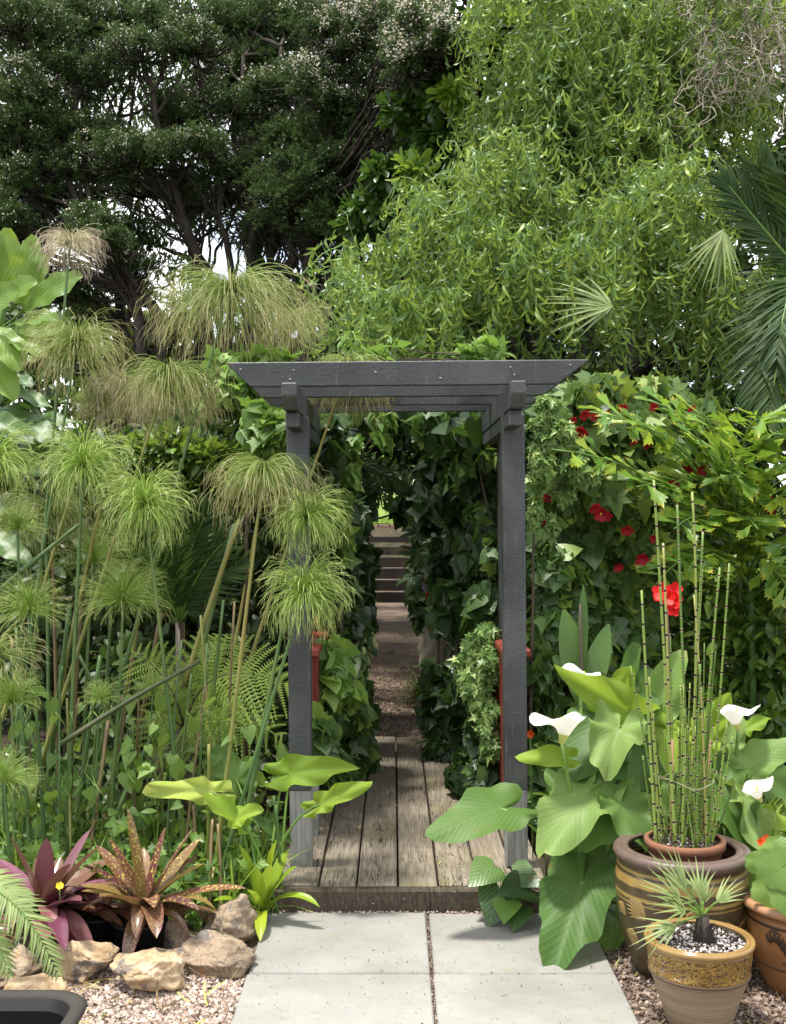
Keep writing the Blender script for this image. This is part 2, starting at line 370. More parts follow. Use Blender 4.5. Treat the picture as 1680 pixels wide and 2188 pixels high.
def umbelmat(name, a, b, tipc, t0=.55):
    s = NT(name); r = s.rand(); u, v = s.uv(); c = s.ramp(r, [(0, a), (1, b)]); c = s.mix(s.step(v, t0, 1.0), c, tipc)
    b_ = s.bsdf(c, .5, None, .35); t = s.n('ShaderNodeBsdfTranslucent'); s.set(t.inputs[0], c)
    mx = s.n('ShaderNodeMixShader'); mx.inputs[0].default_value = .3; s.t.links.new(b_, mx.inputs[1]); s.t.links.new(t.outputs[0], mx.inputs[2]); return s.done(mx.outputs[0])
M['u_green'] = umbelmat('umbel_green', (.20, .34, .05), (.34, .46, .10), (.42, .50, .16), .6)
M['u_olive'] = umbelmat('umbel_olive', (.17, .24, .055), (.31, .37, .10), (.46, .40, .20), .72)
M['u_dry'] = umbelmat('umbel_dry', (.36, .34, .17), (.52, .47, .30), (.55, .46, .34), .3)
def stemmat(name, a, b, c):
    s = NT(name); n = s.noise(s.obj((1, 1, .15)), 9, 4); k = s.ramp(n, [(.3, a), (.5, b), (.75, c)]); st = s.noise(s.obj((60, 60, 2)), 3, 2)
    return s.done(s.bsdf(s.mix(s.math('MULTIPLY', st, .3), k, s.mix(.5, k, (.02, .03, .01))), .45, s.bump(st, .2, .003), .4))
M['stem_green'] = stemmat('papyrus_stem', (.05, .11, .03), (.08, .15, .04), (.15, .21, .055))
M['stem_yellow'] = stemmat('papyrus_old_stem', (.14, .18, .04), (.24, .24, .06), (.3, .22, .07))
M['stem_brown'] = stemmat('papyrus_dead_stem', (.09, .06, .03), (.17, .12, .055), (.26, .18, .09))
M['stalk_green'] = stemmat('leaf_stalk', (.08, .17, .03), (.13, .24, .04), (.2, .3, .06))
M['stalk_dark'] = stemmat('shrub_stem', (.03, .025, .015), (.06, .04, .025), (.1, .07, .04))
def bark():
    s = NT('bark'); n = s.noise(s.obj((1, 1, .2)), 14, 6, .65); return s.done(s.bsdf(s.ramp(n, [(.3, (.018, .014, .011)), (.6, (.05, .042, .034)), (.85, (.13, .12, .10))]), .9, s.bump(n, .6, .02), .15))
M['bark'] = bark()
M['twig'] = stemmat('bare_twig', (.24, .20, .15), (.36, .31, .24), (.5, .45, .36))
def paint():
    s = NT('charcoal_paint'); g = s.noise(s.obj((12, 12, 1.2)), 5, 5, .6); p = s.noise(s.obj(), 3.5, 5); f = s.noise(s.obj(), 90, 2)
    c = s.ramp(p, [(.3, (.027, .030, .031)), (.48, (.047, .051, .052)), (.62, (.067, .070, .069)), (.8, (.037, .036, .031))])
    c = s.mix(s.step(g, .58, .78, 0, .6), c, (.125, .125, .115)); c = s.mix(s.step(s.noise(s.obj(), 5, 6, .7), .62, .72, 0, .5), c, (.075, .07, .05))
    bv = s.n('ShaderNodeBevel', samples=3); bv.inputs['Radius'].default_value = .007; gm = s.n('ShaderNodeNewGeometry'); dt = s.n('ShaderNodeVectorMath', operation='DOT_PRODUCT'); s.set(dt.inputs[0], bv.outputs[0]); s.set(dt.inputs[1], gm.outputs['Normal'])
    wear = s.math('MULTIPLY', s.step(dt.outputs['Value'], .8, .985, 1, 0), s.step(s.noise(s.obj(), 16, 5, .7), .45, .6, 0, .75)); c = s.mix(wear, c, (.17, .165, .15))
    c = s.mix(s.step(s.noise(s.obj((1, 1, .35)), 7, 5, .65), .6, .72, 0, .55), c, (.105, .108, .10)); c = s.mix(s.step(s.noise(s.obj(), 4.2, 6, .7), .60, .7, 0, .4), c, (.05, .056, .03))
    return s.done(s.bsdf(c, s.step(p, .3, .7, .42, .62), s.bump(s.math('ADD', g, s.math('MULTIPLY', f, .8)), .55, .004), .45))
M['paint'] = paint()
M['stem_olive'] = stemmat('olive_stalk', (.035, .05, .02), (.06, .075, .028), (.10, .10, .04))
def greywood():
    s = NT('bare_grey_timber'); g = s.noise(s.obj((30, 30, 1.5)), 4, 5, .65); p = s.noise(s.obj((1, 1, 1.6)), 7, 4)
    c = s.ramp(g, [(.3, (.15, .15, .145)), (.55, (.30, .30, .29)), (.8, (.44, .44, .43))]); c = s.mix(s.step(p, .45, .7, 0, .7), c, (.12, .10, .075))
    return s.done(s.bsdf(c, .85, s.bump(g, .6, .005), .2))
M['greywood'] = greywood()
def deck(name, base, lite, moss):
    s = NT(name); o = s.obj((1, 1, 1)); g = s.noise(s.obj((22, 1.2, 8)), 5, 6, .65, .3); ck = s.noise(s.obj((30, 1.6, 1)), 2.2, 3, .5, .6)
    c = s.ramp(g, [(.25, tuple(x * .55 for x in base)), (.5, base), (.75, lite)])
    lg = s.noise(o, 2.6, 5, .6); c = s.mix(s.step(lg, .5, .72, 0, .75), c, moss)
    cr = s.step(s.math('ABSOLUTE', s.math('SUBTRACT', ck, .5)), .0, .018, 1, 0); cr = s.math('MULTIPLY', cr, s.step(s.noise(o, 3, 2), .46, .58))
    c = s.mix(cr, c, (.012, .010, .008)); sp = s.step(s.noise(o, 60, 2, .5), .72, .76, 0, .7); c = s.mix(sp, c, (.45, .44, .40))
    return s.done(s.bsdf(c, .8, s.bump(s.math('SUBTRACT', s.math('MULTIPLY', g, .6), s.math('MULTIPLY', cr, 1.5)), .8, .006), .25))
M['plank'] = deck('weathered_plank', (.22, .185, .138), (.36, .315, .25), (.155, .14, .065))
M['sleeper'] = deck('dirty_sleeper', (.065, .05, .036), (.13, .105, .075), (.12, .105, .055))
M['shadesleeper'] = deck('shaded_sleeper', (.03, .024, .018), (.06, .05, .038), (.07, .07, .035))  # near-black copy of the sleeper, shade on the step risers put into its colour
def redpaint():
    s = NT('red_paint'); g = s.noise(s.obj((20, 20, 2)), 5, 4); return s.done(s.bsdf(s.ramp(g, [(.3, (.13, .024, .015)), (.6, (.24, .045, .027)), (.85, (.33, .08, .05))]), .55, s.bump(g, .3, .003), .35))
M['red'] = redpaint()
def concrete():
    s = NT('concrete_paving'); o = s.obj(); a = s.noise(o, 2.2, 5, .6); b = s.noise(o, 160, 2, .6); d = s.noise(o, 26, 5, .7)
    c = s.ramp(a, [(.3, (.20, .195, .176)), (.55, (.26, .255, .234)), (.75, (.305, .30, .276))]); c = s.mix(s.step(d, .55, .72, 0, .5), c, (.17, .16, .13))
    c = s.mix(s.step(b, .62, .74, 0, .65), c, (.13, .12, .10)); c = s.mix(s.step(s.noise(o, 1.3, 6, .7), .52, .75, 0, .6), c, (.165, .155, .12)); c = s.mix(s.step(s.noise(o, 9, 3), .62, .76, 0, .4), c, (.2, .2, .12))
    return s.done(s.bsdf(c, .88, s.bump(s.math('ADD', b, s.math('MULTIPLY', d, .7)), .35, .003), .25))
M['concrete'] = concrete()
def stonemat(name, stops, bumpd=.02, rough=.85, sc=9):
    s = NT(name); o = s.obj(); a = s.noise(o, sc, 7, .65, .4); b = s.noise(o, sc * 3.2, 6, .7); e = s.noise(o, sc * 11, 3, .6)
    c = s.ramp(s.math('ADD', s.math('MULTIPLY', a, .7), s.math('MULTIPLY', b, .3)), stops); c = s.mix(s.step(s.noise(o, sc * .9, 5, .6, 1.2), .56, .64, 0, .8), c, (.11, .105, .105))
    c = s.mix(s.step(s.noise(o, sc * 1.7, 4), .62, .72, 0, .7), c, (.42, .22, .09)); c = s.mix(s.step(e, .6, .7, 0, .4), c, (.6, .56, .5)); vk = s.n('ShaderNodeTexVoronoi', feature='DISTANCE_TO_EDGE'); vk.inputs['Scale'].default_value = sc * .9; wv = s.n('ShaderNodeVectorMath', operation='ADD'); nn = s.n('ShaderNodeTexNoise'); nn.inputs['Scale'].default_value = sc * .8; s.set(nn.inputs['Vector'], o); s.set(wv.inputs[0], o); s.set(wv.inputs[1], nn.outputs['Color']); s.set(vk.inputs['Vector'], wv.outputs[0]); ck = s.step(vk.outputs['Distance'], .0, .035, 1, 0); c = s.mix(s.math('MULTIPLY', ck, s.step(s.noise(o, sc * .7, 3), .48, .62, 0, .55)), c, (.06, .045, .03)); a = s.math('SUBTRACT', a, s.math('MULTIPLY', ck, .10))
    return s.done(s.bsdf(c, rough, s.bump(s.math('ADD', a, s.math('MULTIPLY', b, .6)), .8, bumpd), .3))
M['rock'] = stonemat('tan_rock', [(.28, (.10, .075, .05)), (.42, (.33, .22, .12)), (.55, (.50, .37, .23)), (.7, (.66, .56, .43))])
M['rock_grey'] = stonemat('grey_rock', [(.28, (.085, .07, .055)), (.42, (.21, .155, .105)), (.58, (.34, .26, .18)), (.72, (.52, .43, .33))])
def islandmat(name, stops, rough=.8):
    s = NT(name); c = s.ramp(s.rand(), stops); n = s.noise(s.obj(), 90, 3); return s.done(s.bsdf(s.mix(s.math('MULTIPLY', n, .5), c, s.mix(.6, c, (.1, .08, .06))), rough, s.bump(n, .3, .003), .3))
M['gravel'] = islandmat('gravel_stone', [(0, (.16, .11, .085)), (.25, (.30, .22, .17)), (.5, (.42, .31, .25)), (.75, (.50, .41, .34)), (1, (.62, .57, .5))])
M['gravel_dark'] = islandmat('gravel_dark_stone', [(0, (.07, .05, .04)), (.4, (.17, .12, .09)), (.75, (.28, .2, .155)), (1, (.42, .35, .29))])
M['pumice'] = islandmat('pumice', [(0, (.03, .022, .018)), (.5, (.09, .07, .06)), (.55, (.42, .38, .36)), (1, (.66, .62, .6))], .9)
M['litter'] = islandmat('fallen_leaf', [(0, (.12, .07, .03)), (.5, (.25, .17, .07)), (.8, (.4, .36, .08)), (1, (.3, .36, .1))], .7)
def soil(name, a, b, sc=20):
    s = NT(name); n = s.noise(s.obj(off=False), sc, 8, .7); return s.done(s.bsdf(s.ramp(n, [(.3, a), (.7, b)]), .95, s.bump(n, .9, .03), .1))
M['soil'] = soil('dark_soil', (.018, .013, .009), (.07, .05, .035))
M['ground'] = soil('ground_earth', (.03, .025, .015), (.09, .075, .05), 6)
M['gravelbase'] = soil('gravel_bed', (.13, .095, .075), (.33, .26, .21), 70)
def pathmat():
    s = NT('path_gravel'); o = s.obj(off=False); v = s.voro(o, 75); w = s.voro(o, 120)
    c = s.ramp(v.outputs['Color'], [(0, (.10, .07, .05)), (.4, (.2, .14, .1)), (.7, (.3, .23, .17)), (1, (.46, .39, .31))])
    c = s.mix(s.step(s.noise(o, 3, 4), .4, .7, 0, .6), c, (.09, .06, .04))
    return s.done(s.bsdf(c, .9, s.bump(v.outputs['Distance'], .9, .012), .15))
M['path'] = pathmat()
def lawnm():
    s = NT('lawn_turf'); o = s.obj(off=False); n = s.noise(o, 1.2, 6); return s.done(s.bsdf(s.ramp(n, [(.3, (.09, .15, .025)), (.7, (.17, .23, .045))]), .9, None, .1))
M['lawn'] = lawnm()
def plain(name, c, rough=.5, spec=.4, amt=.25, sc=20, trans=0, bumps=.15):
    s = NT(name); n = s.noise(s.obj(), sc, 4); k = s.mix(s.math('MULTIPLY', n, amt), c, tuple(x * .35 for x in c)); b = s.bsdf(k, rough, s.bump(n, bumps, .004), spec)
    if trans:
        t = s.n('ShaderNodeBsdfTranslucent'); s.set(t.inputs[0], k); mx = s.n('ShaderNodeMixShader'); mx.inputs[0].default_value = trans
        s.t.links.new(b, mx.inputs[1]); s.t.links.new(t.outputs[0], mx.inputs[2]); b = mx.outputs[0]
    return s.done(b)
M['plastic'] = plain('black_plastic', (.006, .006, .007), .6, .2, .3)
M['plasticrim'] = plain('dusty_plastic', (.045, .04, .034), .75, .3, .6, 40)
M['terra'] = plain('terracotta', (.26, .115, .065), .75, .3, .7, 14)
M['tubdark'] = plain('dark_tub_inside', (.0018, .0018, .002), .7, .05, .2)
M['petal_red'] = plain('red_petal', (.38, .009, .022), .5, .3, .45, 30, .25)
M['petal_scarlet'] = plain('scarlet_petal', (.72, .012, .008), .5, .3, .3, 30, .3)
M['petal_deep'] = plain('crimson_petal', (.42, .012, .035), .5, .3, .5, 40, .25)
M['petal_orange'] = plain('orange_petal', (.75, .10, .012), .5, .3, .3, 30, .25)
M['petal_lilac'] = plain('lilac_petal', (.5, .36, .62), .5, .3, .2, 30, .3)
M['petal_white'] = plain('white_spathe', (.82, .82, .76), .45, .3, .06, 10, .3, .05)
M['petal_yellow'] = plain('yellow_petal', (.8, .6, .03), .5, .3, .2, 30, .2)
M['throat'] = plain('spathe_throat', (.45, .48, .14), .5, .3, .2, 12, .3)
M['cane'] = plain('bamboo_cane', (.36, .2, .1), .55, .4, .4, 30)
M['twine'] = plain('twine', (.4, .36, .26), .9, .1, .3, 90)
M['cream'] = stonemat('pale_stone', [(.3, (.3, .27, .2)), (.6, (.42, .38, .29)), (.8, (.5, .46, .36))], .006, .9, 5)
M['brickm'] = islandmat('brick_face', [(0, (.26, .17, .11)), (1, (.38, .27, .18))])
def bromelia(name, body, spot, thr, amt=1.0):
    s = NT(name); u, v = s.uv(); r = s.rand(); n = s.noise(s.obj(), 120, 3, .6); c = s.ramp(r, body)
    c = s.mix(s.step(v, .02, .35, .6, 0), c, (.12, .16, .03)) if spot else s.mix(s.step(v, .02, .3, .5, 0), c, (.14, .13, .03))
    if spot: c = s.mix(s.math('MULTIPLY', s.step(n, thr, thr + .04), s.math('MULTIPLY', amt, s.step(v, .05, .4, .5, .9))), c, spot)
    c = s.mix(s.step(s.math('ABSOLUTE', u), .88, 1.0, 0, .4), c, (.25, .05, .05)); h = s.noise(s.obj(), 9, 3)
    b = s.bsdf(c, s.step(h, .3, .7, .2, .36), None, .7)
    t = s.n('ShaderNodeBsdfTranslucent'); s.set(t.inputs[0], c); mx = s.n('ShaderNodeMixShader'); mx.inputs[0].default_value = .2
    s.t.links.new(b, mx.inputs[1]); s.t.links.new(t.outputs[0], mx.inputs[2]); return s.done(mx.outputs[0])
M['brom_spot'] = bromelia('spotted_bromeliad_leaf', [(0, (.09, .028, .038)), (.5, (.16, .055, .055)), (.8, (.20, .09, .05)), (1, (.20, .13, .045))], (.55, .5, .10), .565)
M['brom_purple'] = bromelia('purple_bromeliad_leaf', [(0, (.10, .03, .05)), (.35, (.20, .06, .105)), (.6, (.15, .09, .04)), (.85, (.28, .09, .12)), (1, (.26, .10, .045))], None, .6)
def horsetail():
    s = NT('horsetail_stem'); u, v = s.uv(); rr_ = s.rand(); g = s.math('FRACT', s.math('ADD', s.math('DIVIDE', v, s.math('ADD', .044, s.math('MULTIPLY', rr_, .034))), s.math('MULTIPLY', rr_, 7.3))); d = s.math('ABSOLUTE', s.math('SUBTRACT', g, .5))
    bk = s.step(d, .44, .452); tan = s.step(d, .37, .41); r = s.rand()
    c = s.ramp(r, [(0, (.08, .17, .025)), (.5, (.17, .27, .04)), (.9, (.26, .32, .07)), (1, (.32, .24, .09))]); c = s.mix(tan, c, (.36, .33, .16)); c = s.mix(bk, c, (.018, .013, .012))
    return s.done(s.bsdf(c, .42, None, .4))
M['horsetail'] = horsetail()
def bigpot():
    s = NT('brown_glaze_pot'); tc = s.n('ShaderNodeTexCoord'); q = s.n('ShaderNodeSeparateXYZ'); s.set(q.inputs[0], tc.outputs['Object']); z = q.outputs[2]
    n = s.noise(s.obj((1, 1, 1)), 14, 5); zz = s.math('ADD', z, s.math('MULTIPLY', s.math('SUBTRACT', n, .5), .012))
    c = s.mix(s.step(n, .35, .7), (.045, .030, .014), (.085, .06, .026)); oc = s.mix(s.step(n, .3, .7), (.22, .145, .035), (.32, .22, .065))
    for a, b in ((.357, .366), (.318, .347), (.276, .288), (.262, .267)):
        f = s.math('MULTIPLY', s.step(zz, a - .002, a + .002), s.step(zz, b - .002, b + .002, 1, 0)); c = s.mix(f, c, oc)
    c = s.mix(s.step(z, .374, .380), c, s.mix(s.noise(s.obj(), 30, 4), (.07, .045, .035), (.14, .095, .075)))
    return s.done(s.bsdf(c, .42, s.bump(n, .25, .006), .5))
M['bigpot'] = bigpot()
M['ochre'] = plain('ochre_glaze', (.30, .20, .07), .5, .45, .5, 30)
def smallpot():
    s = NT('ochre_glaze_pot'); tc = s.n('ShaderNodeTexCoord'); q = s.n('ShaderNodeSeparateXYZ'); s.set(q.inputs[0], tc.outputs['Object']); z = q.outputs[2]
    o = s.obj((1, 1, 1.6)); n = s.noise(o, 10, 5); vr = s.voro(s.obj((1, 1, 2.4)), 26, 'DISTANCE_TO_EDGE'); w = s.noise(s.obj((1, 1, 2)), 22, 3, .5, 2.5)
    carve = s.step(s.math('ABSOLUTE', s.math('SUBTRACT', w, .5)), .0, .05)
    ringw = s.noise(s.obj((.4, .4, 26)), 6, 3); body = s.mix(s.step(ringw, .35, .65), (.21, .155, .095), (.29, .225, .15))
    gl = s.mix(s.step(n, .3, .7), (.20, .11, .02), (.33, .20, .045)); gl = s.mix(carve, (.04, .022, .008), gl)
    top = s.step(z, .166, .170); c = s.mix(top, body, gl); rim = s.step(z, .236, .241); c = s.mix(rim, c, s.mix(n, (.14, .08, .025), (.36, .23, .08)))
    band = s.math('MULTIPLY', s.step(z, .155, .158), s.step(z, .163, .167, 1, 0)); c = s.mix(band, c, (.10, .06, .035))
    hgt = s.math('MULTIPLY', carve, s.math('SUBTRACT', top, rim))
    return s.done(s.bsdf(c, s.math('SUBTRACT', .62, s.math('MULTIPLY', top, .42)), s.bump(s.math('ADD', hgt, s.math('MULTIPLY', ringw, .15)), .7, .008), .5))
M['smallpot'] = smallpot()
M['orangepot'] = plain('orange_clay_pot', (.33, .15, .055), .5, .4, .5, 12)
M['orangerim'] = plain('orange_clay_rim', (.42, .22, .11), .4, .45, .4, 20)
M['darkprint'] = plain('dark_brown_relief', (.06, .035, .02), .55, .4, .4, 40)
# ------------------------------------------------------------------ ground, paving, path
def hgt(x, y):
    base = -.03
    if y > 20.3: base += min((y - 20.3) / 3.1, 1) * 1.36
    if y > 23.4: base += (y - 23.4) * .022
    return base
xs = np.concatenate([np.linspace(-160, -6, 12), np.linspace(-5, 5, 21), np.linspace(6, 160, 12)]); ys = np.concatenate([np.linspace(-30, 18, 25), np.linspace(19, 26, 22), np.linspace(28, 420, 30)])
v = A_([(x, y, hgt(x, y)) for y in ys for x in xs]); l, c = grid_faces(len(ys) - 1, len(xs) - 1)
me_t = (v, l, c, v[:, :2].copy())
g = Geo(); g.V = [v]; g.L = [l]; g.C = [c]; g.U = [v[:, :2].copy()]; g.n = len(v)
fy = A_([v[l[i * 4]][1] for i in range(len(c))]); g.M = [np.where(fy >= 23.35, 1, 0)]
solo('ground', g, [M['ground'], M['lawn']], None, None, kind='structure', base=(0, 0, 0))
def sheet(name, x0, x1, y0, y1, z, mat, n=1):
    v = A_([(x0, y0, z), (x1, y0, z), (x1, y1, z), (x0, y1, z)], float); l, c = faces([(0, 1, 2, 3)])
    return solo(name, (v, l, c, v[:, :2].copy()), mat, None, None, kind='structure', base=((x0 + x1) / 2, (y0 + y1) / 2, z))
sheet('gravel_bed', -2.2, 2.6, 1.0, 4.2, -.024, M['gravelbase'])
sheet('path', -.62, .62, 7.36, 20.0, -.008, M['path'])
sheet('lawn', -6, 6, 23.6, 24, 1.36, M['lawn'])
pv = thing('paving', None, None, (0, 3.7, 0), kind='structure')
for i, y1 in enumerate((4.335, 3.754, 3.16, 2.56)):
    y0 = y1 - (.570 if i == 0 else .580)
    for j, (x0, x1) in enumerate(((-.476 - .002 * i, .122), (.134, .728))):
        part('paving_slab', box(x0 + rng.uniform(-.002, .002), x1, y0, y1, -.05, rng.uniform(-.001, .003), .005), M['concrete'], pv, smooth=False)
# mortar crumbs along the step
ST = []
for k in range(5):
    t = ico(1); vv = t[0] * (1 + .35 * np.random.default_rng(k).normal(size=(len(t[0]), 1)).clip(-1, 1)); vv = vv * A_([1, .8, .5]); ST.append((vv * .5, t[1], t[2], t[3]))
def stones(name, mat, n, area, z, s0, s1, parent=None, avoid=None):
    (x0, x1), (y0, y1) = area; p = np.stack([rng.uniform(x0, x1, n), rng.uniform(y0, y1, n), np.full(n, z)], -1)
    if avoid is not None: p = p[~avoid(p)]
    k = len(p); p[:, 2] += rng.uniform(-.001, .005, k); R = basis(rnd(k), rnd(k) + A_([0, 0, 1.2])); S = rng.uniform(s0, s1, k) * np.where(rng.random(k) < .12, 1.5, 1); gg = Geo()
    w = rng.integers(0, 5, k)
    for j in range(5):
        if (w == j).any(): gg.inst(ST[j], R[w == j], p[w == j], S[w == j])
    if parent is None: return solo(name, gg, mat, None, None, kind='stuff', base=(x0, y0, z), smooth=False)
    return part(name, gg, mat, parent, kind='stuff', smooth=False)
stones('gravel', M['gravel'], 9000, ((-1.25, -.485), (3.15, 4.0)), -.02, .010, .021)
stones('bark_gravel', M['gravel_dark'], 9000, ((.735, 1.75), (3.1, 4.3)), -.02, .009, .020)
stones('path_stones', M['gravel_dark'], 9000, ((-.5, .55), (7.38, 11.5)), -.006, .010, .022)
stones('step_mortar', M['gravel'], 320, ((-.44, .5), (4.322, 4.345)), .0, .004, .012)
# loose straw and dropped leaves
LT = [blade(3, 1, None, .3, .3, c) for c in (.6, -.8, 1.2)]
def litter(name, n, area, z, s0, s1, mat='litter', tm=LT):
    (x0, x1), (y0, y1) = area; p = np.stack([rng.uniform(x0, x1, n), rng.uniform(y0, y1, n), np.full(n, z) + rng.uniform(.001, .006, n)], -1)
    d = rnd(n); d[:, 2] *= .12; gg = Geo(); w = rng.integers(0, len(tm), n); R = basis(d, rnd(n, .3) + A_([0, 0, 1])); S = rng.uniform(s0, s1, n)
    for j in range(len(tm)): gg.inst(tm[j], R[w == j], p[w == j], S[w == j])
    return solo(name, gg, M[mat], None, None, kind='stuff', base=(x0, y0, z))
litter('leaf_litter', 260, ((-.35, .45), (7.5, 14)), 0, .025, .06)
litter('leaf_litter', 26, ((-.42, .5), (4.42, 7.2)), .092, .012, .04)
straw = [blade(3, 1, lambda t: 1, .06, .1, c, yaw=c) for c in (.5, -.6)]
litter('straw_litter', 130, ((-1.1, -.5), (3.3, 3.95)), -.008, .03, .10, 'litter', straw)
litter('straw_litter', 90, ((.74, 1.4), (3.3, 4.0)), -.008, .03, .07, 'litter', straw)
stones('grit', M['gravel_dark'], 260, ((-.47, .72), (3.3, 4.33)), .003, .002, .006)
stones('joint_grit', M['gravel_dark'], 260, ((.122, .134), (3.2, 4.33)), -.006, .004, .010)
stones('joint_grit', M['gravel_dark'], 200, ((-.47, .72), (3.754, 3.764)), -.006, .004, .009)
litter('leaf_litter', 34, ((-.45, .7), (3.4, 4.3)), .002, .006, .03, 'litter', straw)

# ------------------------------------------------------------------ footbridge
br = thing('footbridge', 'weathered timber plank footbridge with red handrails leading into the ivy tunnel', 'footbridge', (0.05, 5.8, 0))
bx = [-.45, -.287, -.14, .019, .174, .328, .478, .60]
for i in range(7):
    e = rng.uniform(-.006, .006)
    t = box(bx[i] + .004, bx[i + 1] - .004, 4.395 + abs(e), 7.35 + e, .03 + e * .3, .086 + e * .5, .005)
    part('plank', t, M['plank'], br, smooth=False)
part('sleeper', box(-.452, .607, 4.343, 4.391, -.02, .084, .007), M['sleeper'], br, smooth=False)
part('bearer', box(-.42, -.34, 4.42, 7.3, -.03, .026, 0), M['sleeper'], br, smooth=False)
part('bearer', box(.44, .52, 4.42, 7.3, -.03, .026, 0), M['sleeper'], br, smooth=False)
for s, xi in ((-1, -.334), (1, .491)):
    xa, xb = (xi - .13, xi) if s < 0 else (xi, xi + .13)
    part('handrail', box(xa, xb, 5.15, 7.3, .865, .90, .006), M['red'], br, smooth=False)
    part('end_post', box(xi + s * .001, xi + s * .09, 5.06, 5.14, .087, .42 if s < 0 else .2, .004), M['greywood'], br, smooth=False)
    for y in (5.19, 6.2, 7.22): part('rail_post', box(xi + s * .035, xi + s * .10, y, y + .065, .087, .864, .004), M['red'], br, smooth=False)
    for k in range(13):
        y = 5.275 + k * .155
        if abs(y - 6.2) < .09: continue
        part('baluster', box(xi + s * .012, xi + s * .032, y, y + .13, .18, .863, .003), M['red'], br, smooth=False)
    part('bottom_rail', box(xi + s * .034, xi + s * .075, 5.26, 6.19, .24, .31, .003), M['red'], br, smooth=False)

# ------------------------------------------------------------------ arbour
ar = thing('garden_arbour', 'charcoal painted timber arbour with four rafters over the plank footbridge', 'arbour', (.05, 4.9, .086)); ar.rotation_euler = (0, math.radians(-.5), 0)
def post(x0, x1, y0, y1, foot, slant=0):
    p = part('post', box(x0, x1, y0, y1, foot, 1.905, .004), M['paint'], ar, smooth=False)
    q = part('post_foot', box(x0 + .001, x1 - .001, y0 + .001, y1 - .001, .0865, foot - .001, .004), M['greywood'], p, smooth=False)
post(-.414, -.325, 4.607, 4.697, .40); post(.455, .544, 4.607, 4.697, .395)
post(-.492, -.408, 5.60, 5.68, .40); post(.530, .612, 5.60, 5.68, .40)
for xc in (-.372, .486):
    a, b = xc - .028, xc + .028
    # upper bearer, end cut on a slant; lower bearer set back beneath it
    part('bearer', prism([(4.285, 2.003), (4.285, 1.955), (4.33, 1.905), (5.75, 1.905), (5.75, 2.003)], 0, a, b, .004), M['paint'], ar, smooth=False)
    part('lower_bearer', prism([(4.40, 1.903), (4.40, 1.845), (5.68, 1.845), (5.68, 1.903)], 0, a + .003, b - .003, .003), M['paint'], ar, smooth=False)
for i, y in enumerate((4.42, 4.83, 5.20, 5.54)):
    xl, xr = -.622, .772
    part('rafter', prism([(xl, 2.098), (xl + .004, 2.086), (xl + .088, 2.0045), (xr - .125, 2.0045), (xr - .004, 2.090), (xr, 2.098)], 1, y, y + .036, .003), M['paint'], ar, smooth=False)
sc = Geo()
for x, z in ((-.38, 2.03), (-.365, 2.065), (.485, 2.04), (.47, 2.07), (-.05, 2.055), (.20, 2.03), (-.57, 2.07), (.70, 2.075)):
    tt = ico(1, .005); sc.inst(tt, np.eye(3)[None], A_([[x, 4.4185, z]]), [1])
part('screw', sc, M['greywood'], ar, kind='stuff')

# ------------------------------------------------------------------ garden steps and low brick wall at the end of the path
gs = thing('garden_steps', 'dark timber sleeper steps rising to the sunny lawn beyond the tunnel', 'steps', (-.05, 21.5, 0))
z = -.01; y = 20.0
for i in range(6):
    part('riser_sleeper', box(-.75, .75, y, y + .11, z - .15, z + .185, .012), M['shadesleeper'], gs, smooth=False)
    part('tread', box(-.75, .75, y + .112, y + .62, z - .1, z + .172, 0), M['path'], gs, smooth=False)
    y += .52; z += .185
gw = thing('brick_edging', 'low wall of tan bricks at the top of the garden steps', 'wall', (0, 23.3, 1.0))
for r in range(3):
    for k in range(9):
        x = -1.0 + k * .235 + (.117 if r % 2 else 0); o = rng.uniform(-.012, .012)
        part('brick', box(x + .012, x + .222, 23.24 + o, 23.36 + o, 1.08 + r * .088, 1.08 + r * .088 + .072, .008), M['brickm'], gw, smooth=False)
part('mortar', box(-.99, 1.1, 23.29, 23.34, .9, 1.32, 0), M['soil'], gw, smooth=False)
gb = []
for x in range(3000):
    gb.append((rng.uniform(-3, 3), rng.uniform(23.5, 27)))
gb = A_([(x, y, hgt(x, y)) for x, y in gb]); gt = [blade(2, 1, lambda t: 1 - t, .12, .3, c) for c in (.5, 1.0)]; gg = Geo(); k = len(gb)
R = basis(rnd(k, .4) + A_([0, 0, 1]), rnd(k)); gg.inst(gt[0], R, gb, rng.uniform(.06, .2, k)); solo('lawn_grass', gg, M['grass'], None, None, kind='stuff')

# ------------------------------------------------------------------ rocks
def rock(label, x, y, w, h, dp, Zb, mat, seed, zb=-.03):
    r = np.random.default_rng(seed); v, l, c, u = ico(5); dirs = norm(r.normal(size=(16, 3))); ds = r.uniform(.42, .85, 16)
    for dd, q in zip(dirs, ds):
        e = v @ dd - q; v = v - np.where(e > 0, e * .9, 0)[:, None] * dd
    off = r.uniform(0, 50, 3)
    nz = A_([mnoise.fractal(Vector(p * 2.2 + off), 1.0, 2.0, 4) + .5 * mnoise.fractal(Vector(p * 6 + off), 1.0, 2.0, 3) for p in v]); v = v * (1 + .15 * nz)[:, None]
    mn, mx = v.min(0), v.max(0); v = (v - (mn + mx) / 2) / (mx - mn); v = v * A_([w, dp, h]); a = r.uniform(-.3, .3); v = v @ A_([[math.cos(a), math.sin(a), 0], [-math.sin(a), math.cos(a), 0], [0, 0, 1]])
    b = A_([(x - 840) * Zb / 2450, Zb, zb]); v = v + b + A_([0, 0, h * .37])
    solo('rock', (v, l, c, u), M[mat], label, 'rock', 'rocks edging the gravel by the bromeliads', base=b)
rock('round tan rock in the middle of the row, patched with dark stain', 318, 0, .245, .155, .22, 3.70, 'rock', 3)
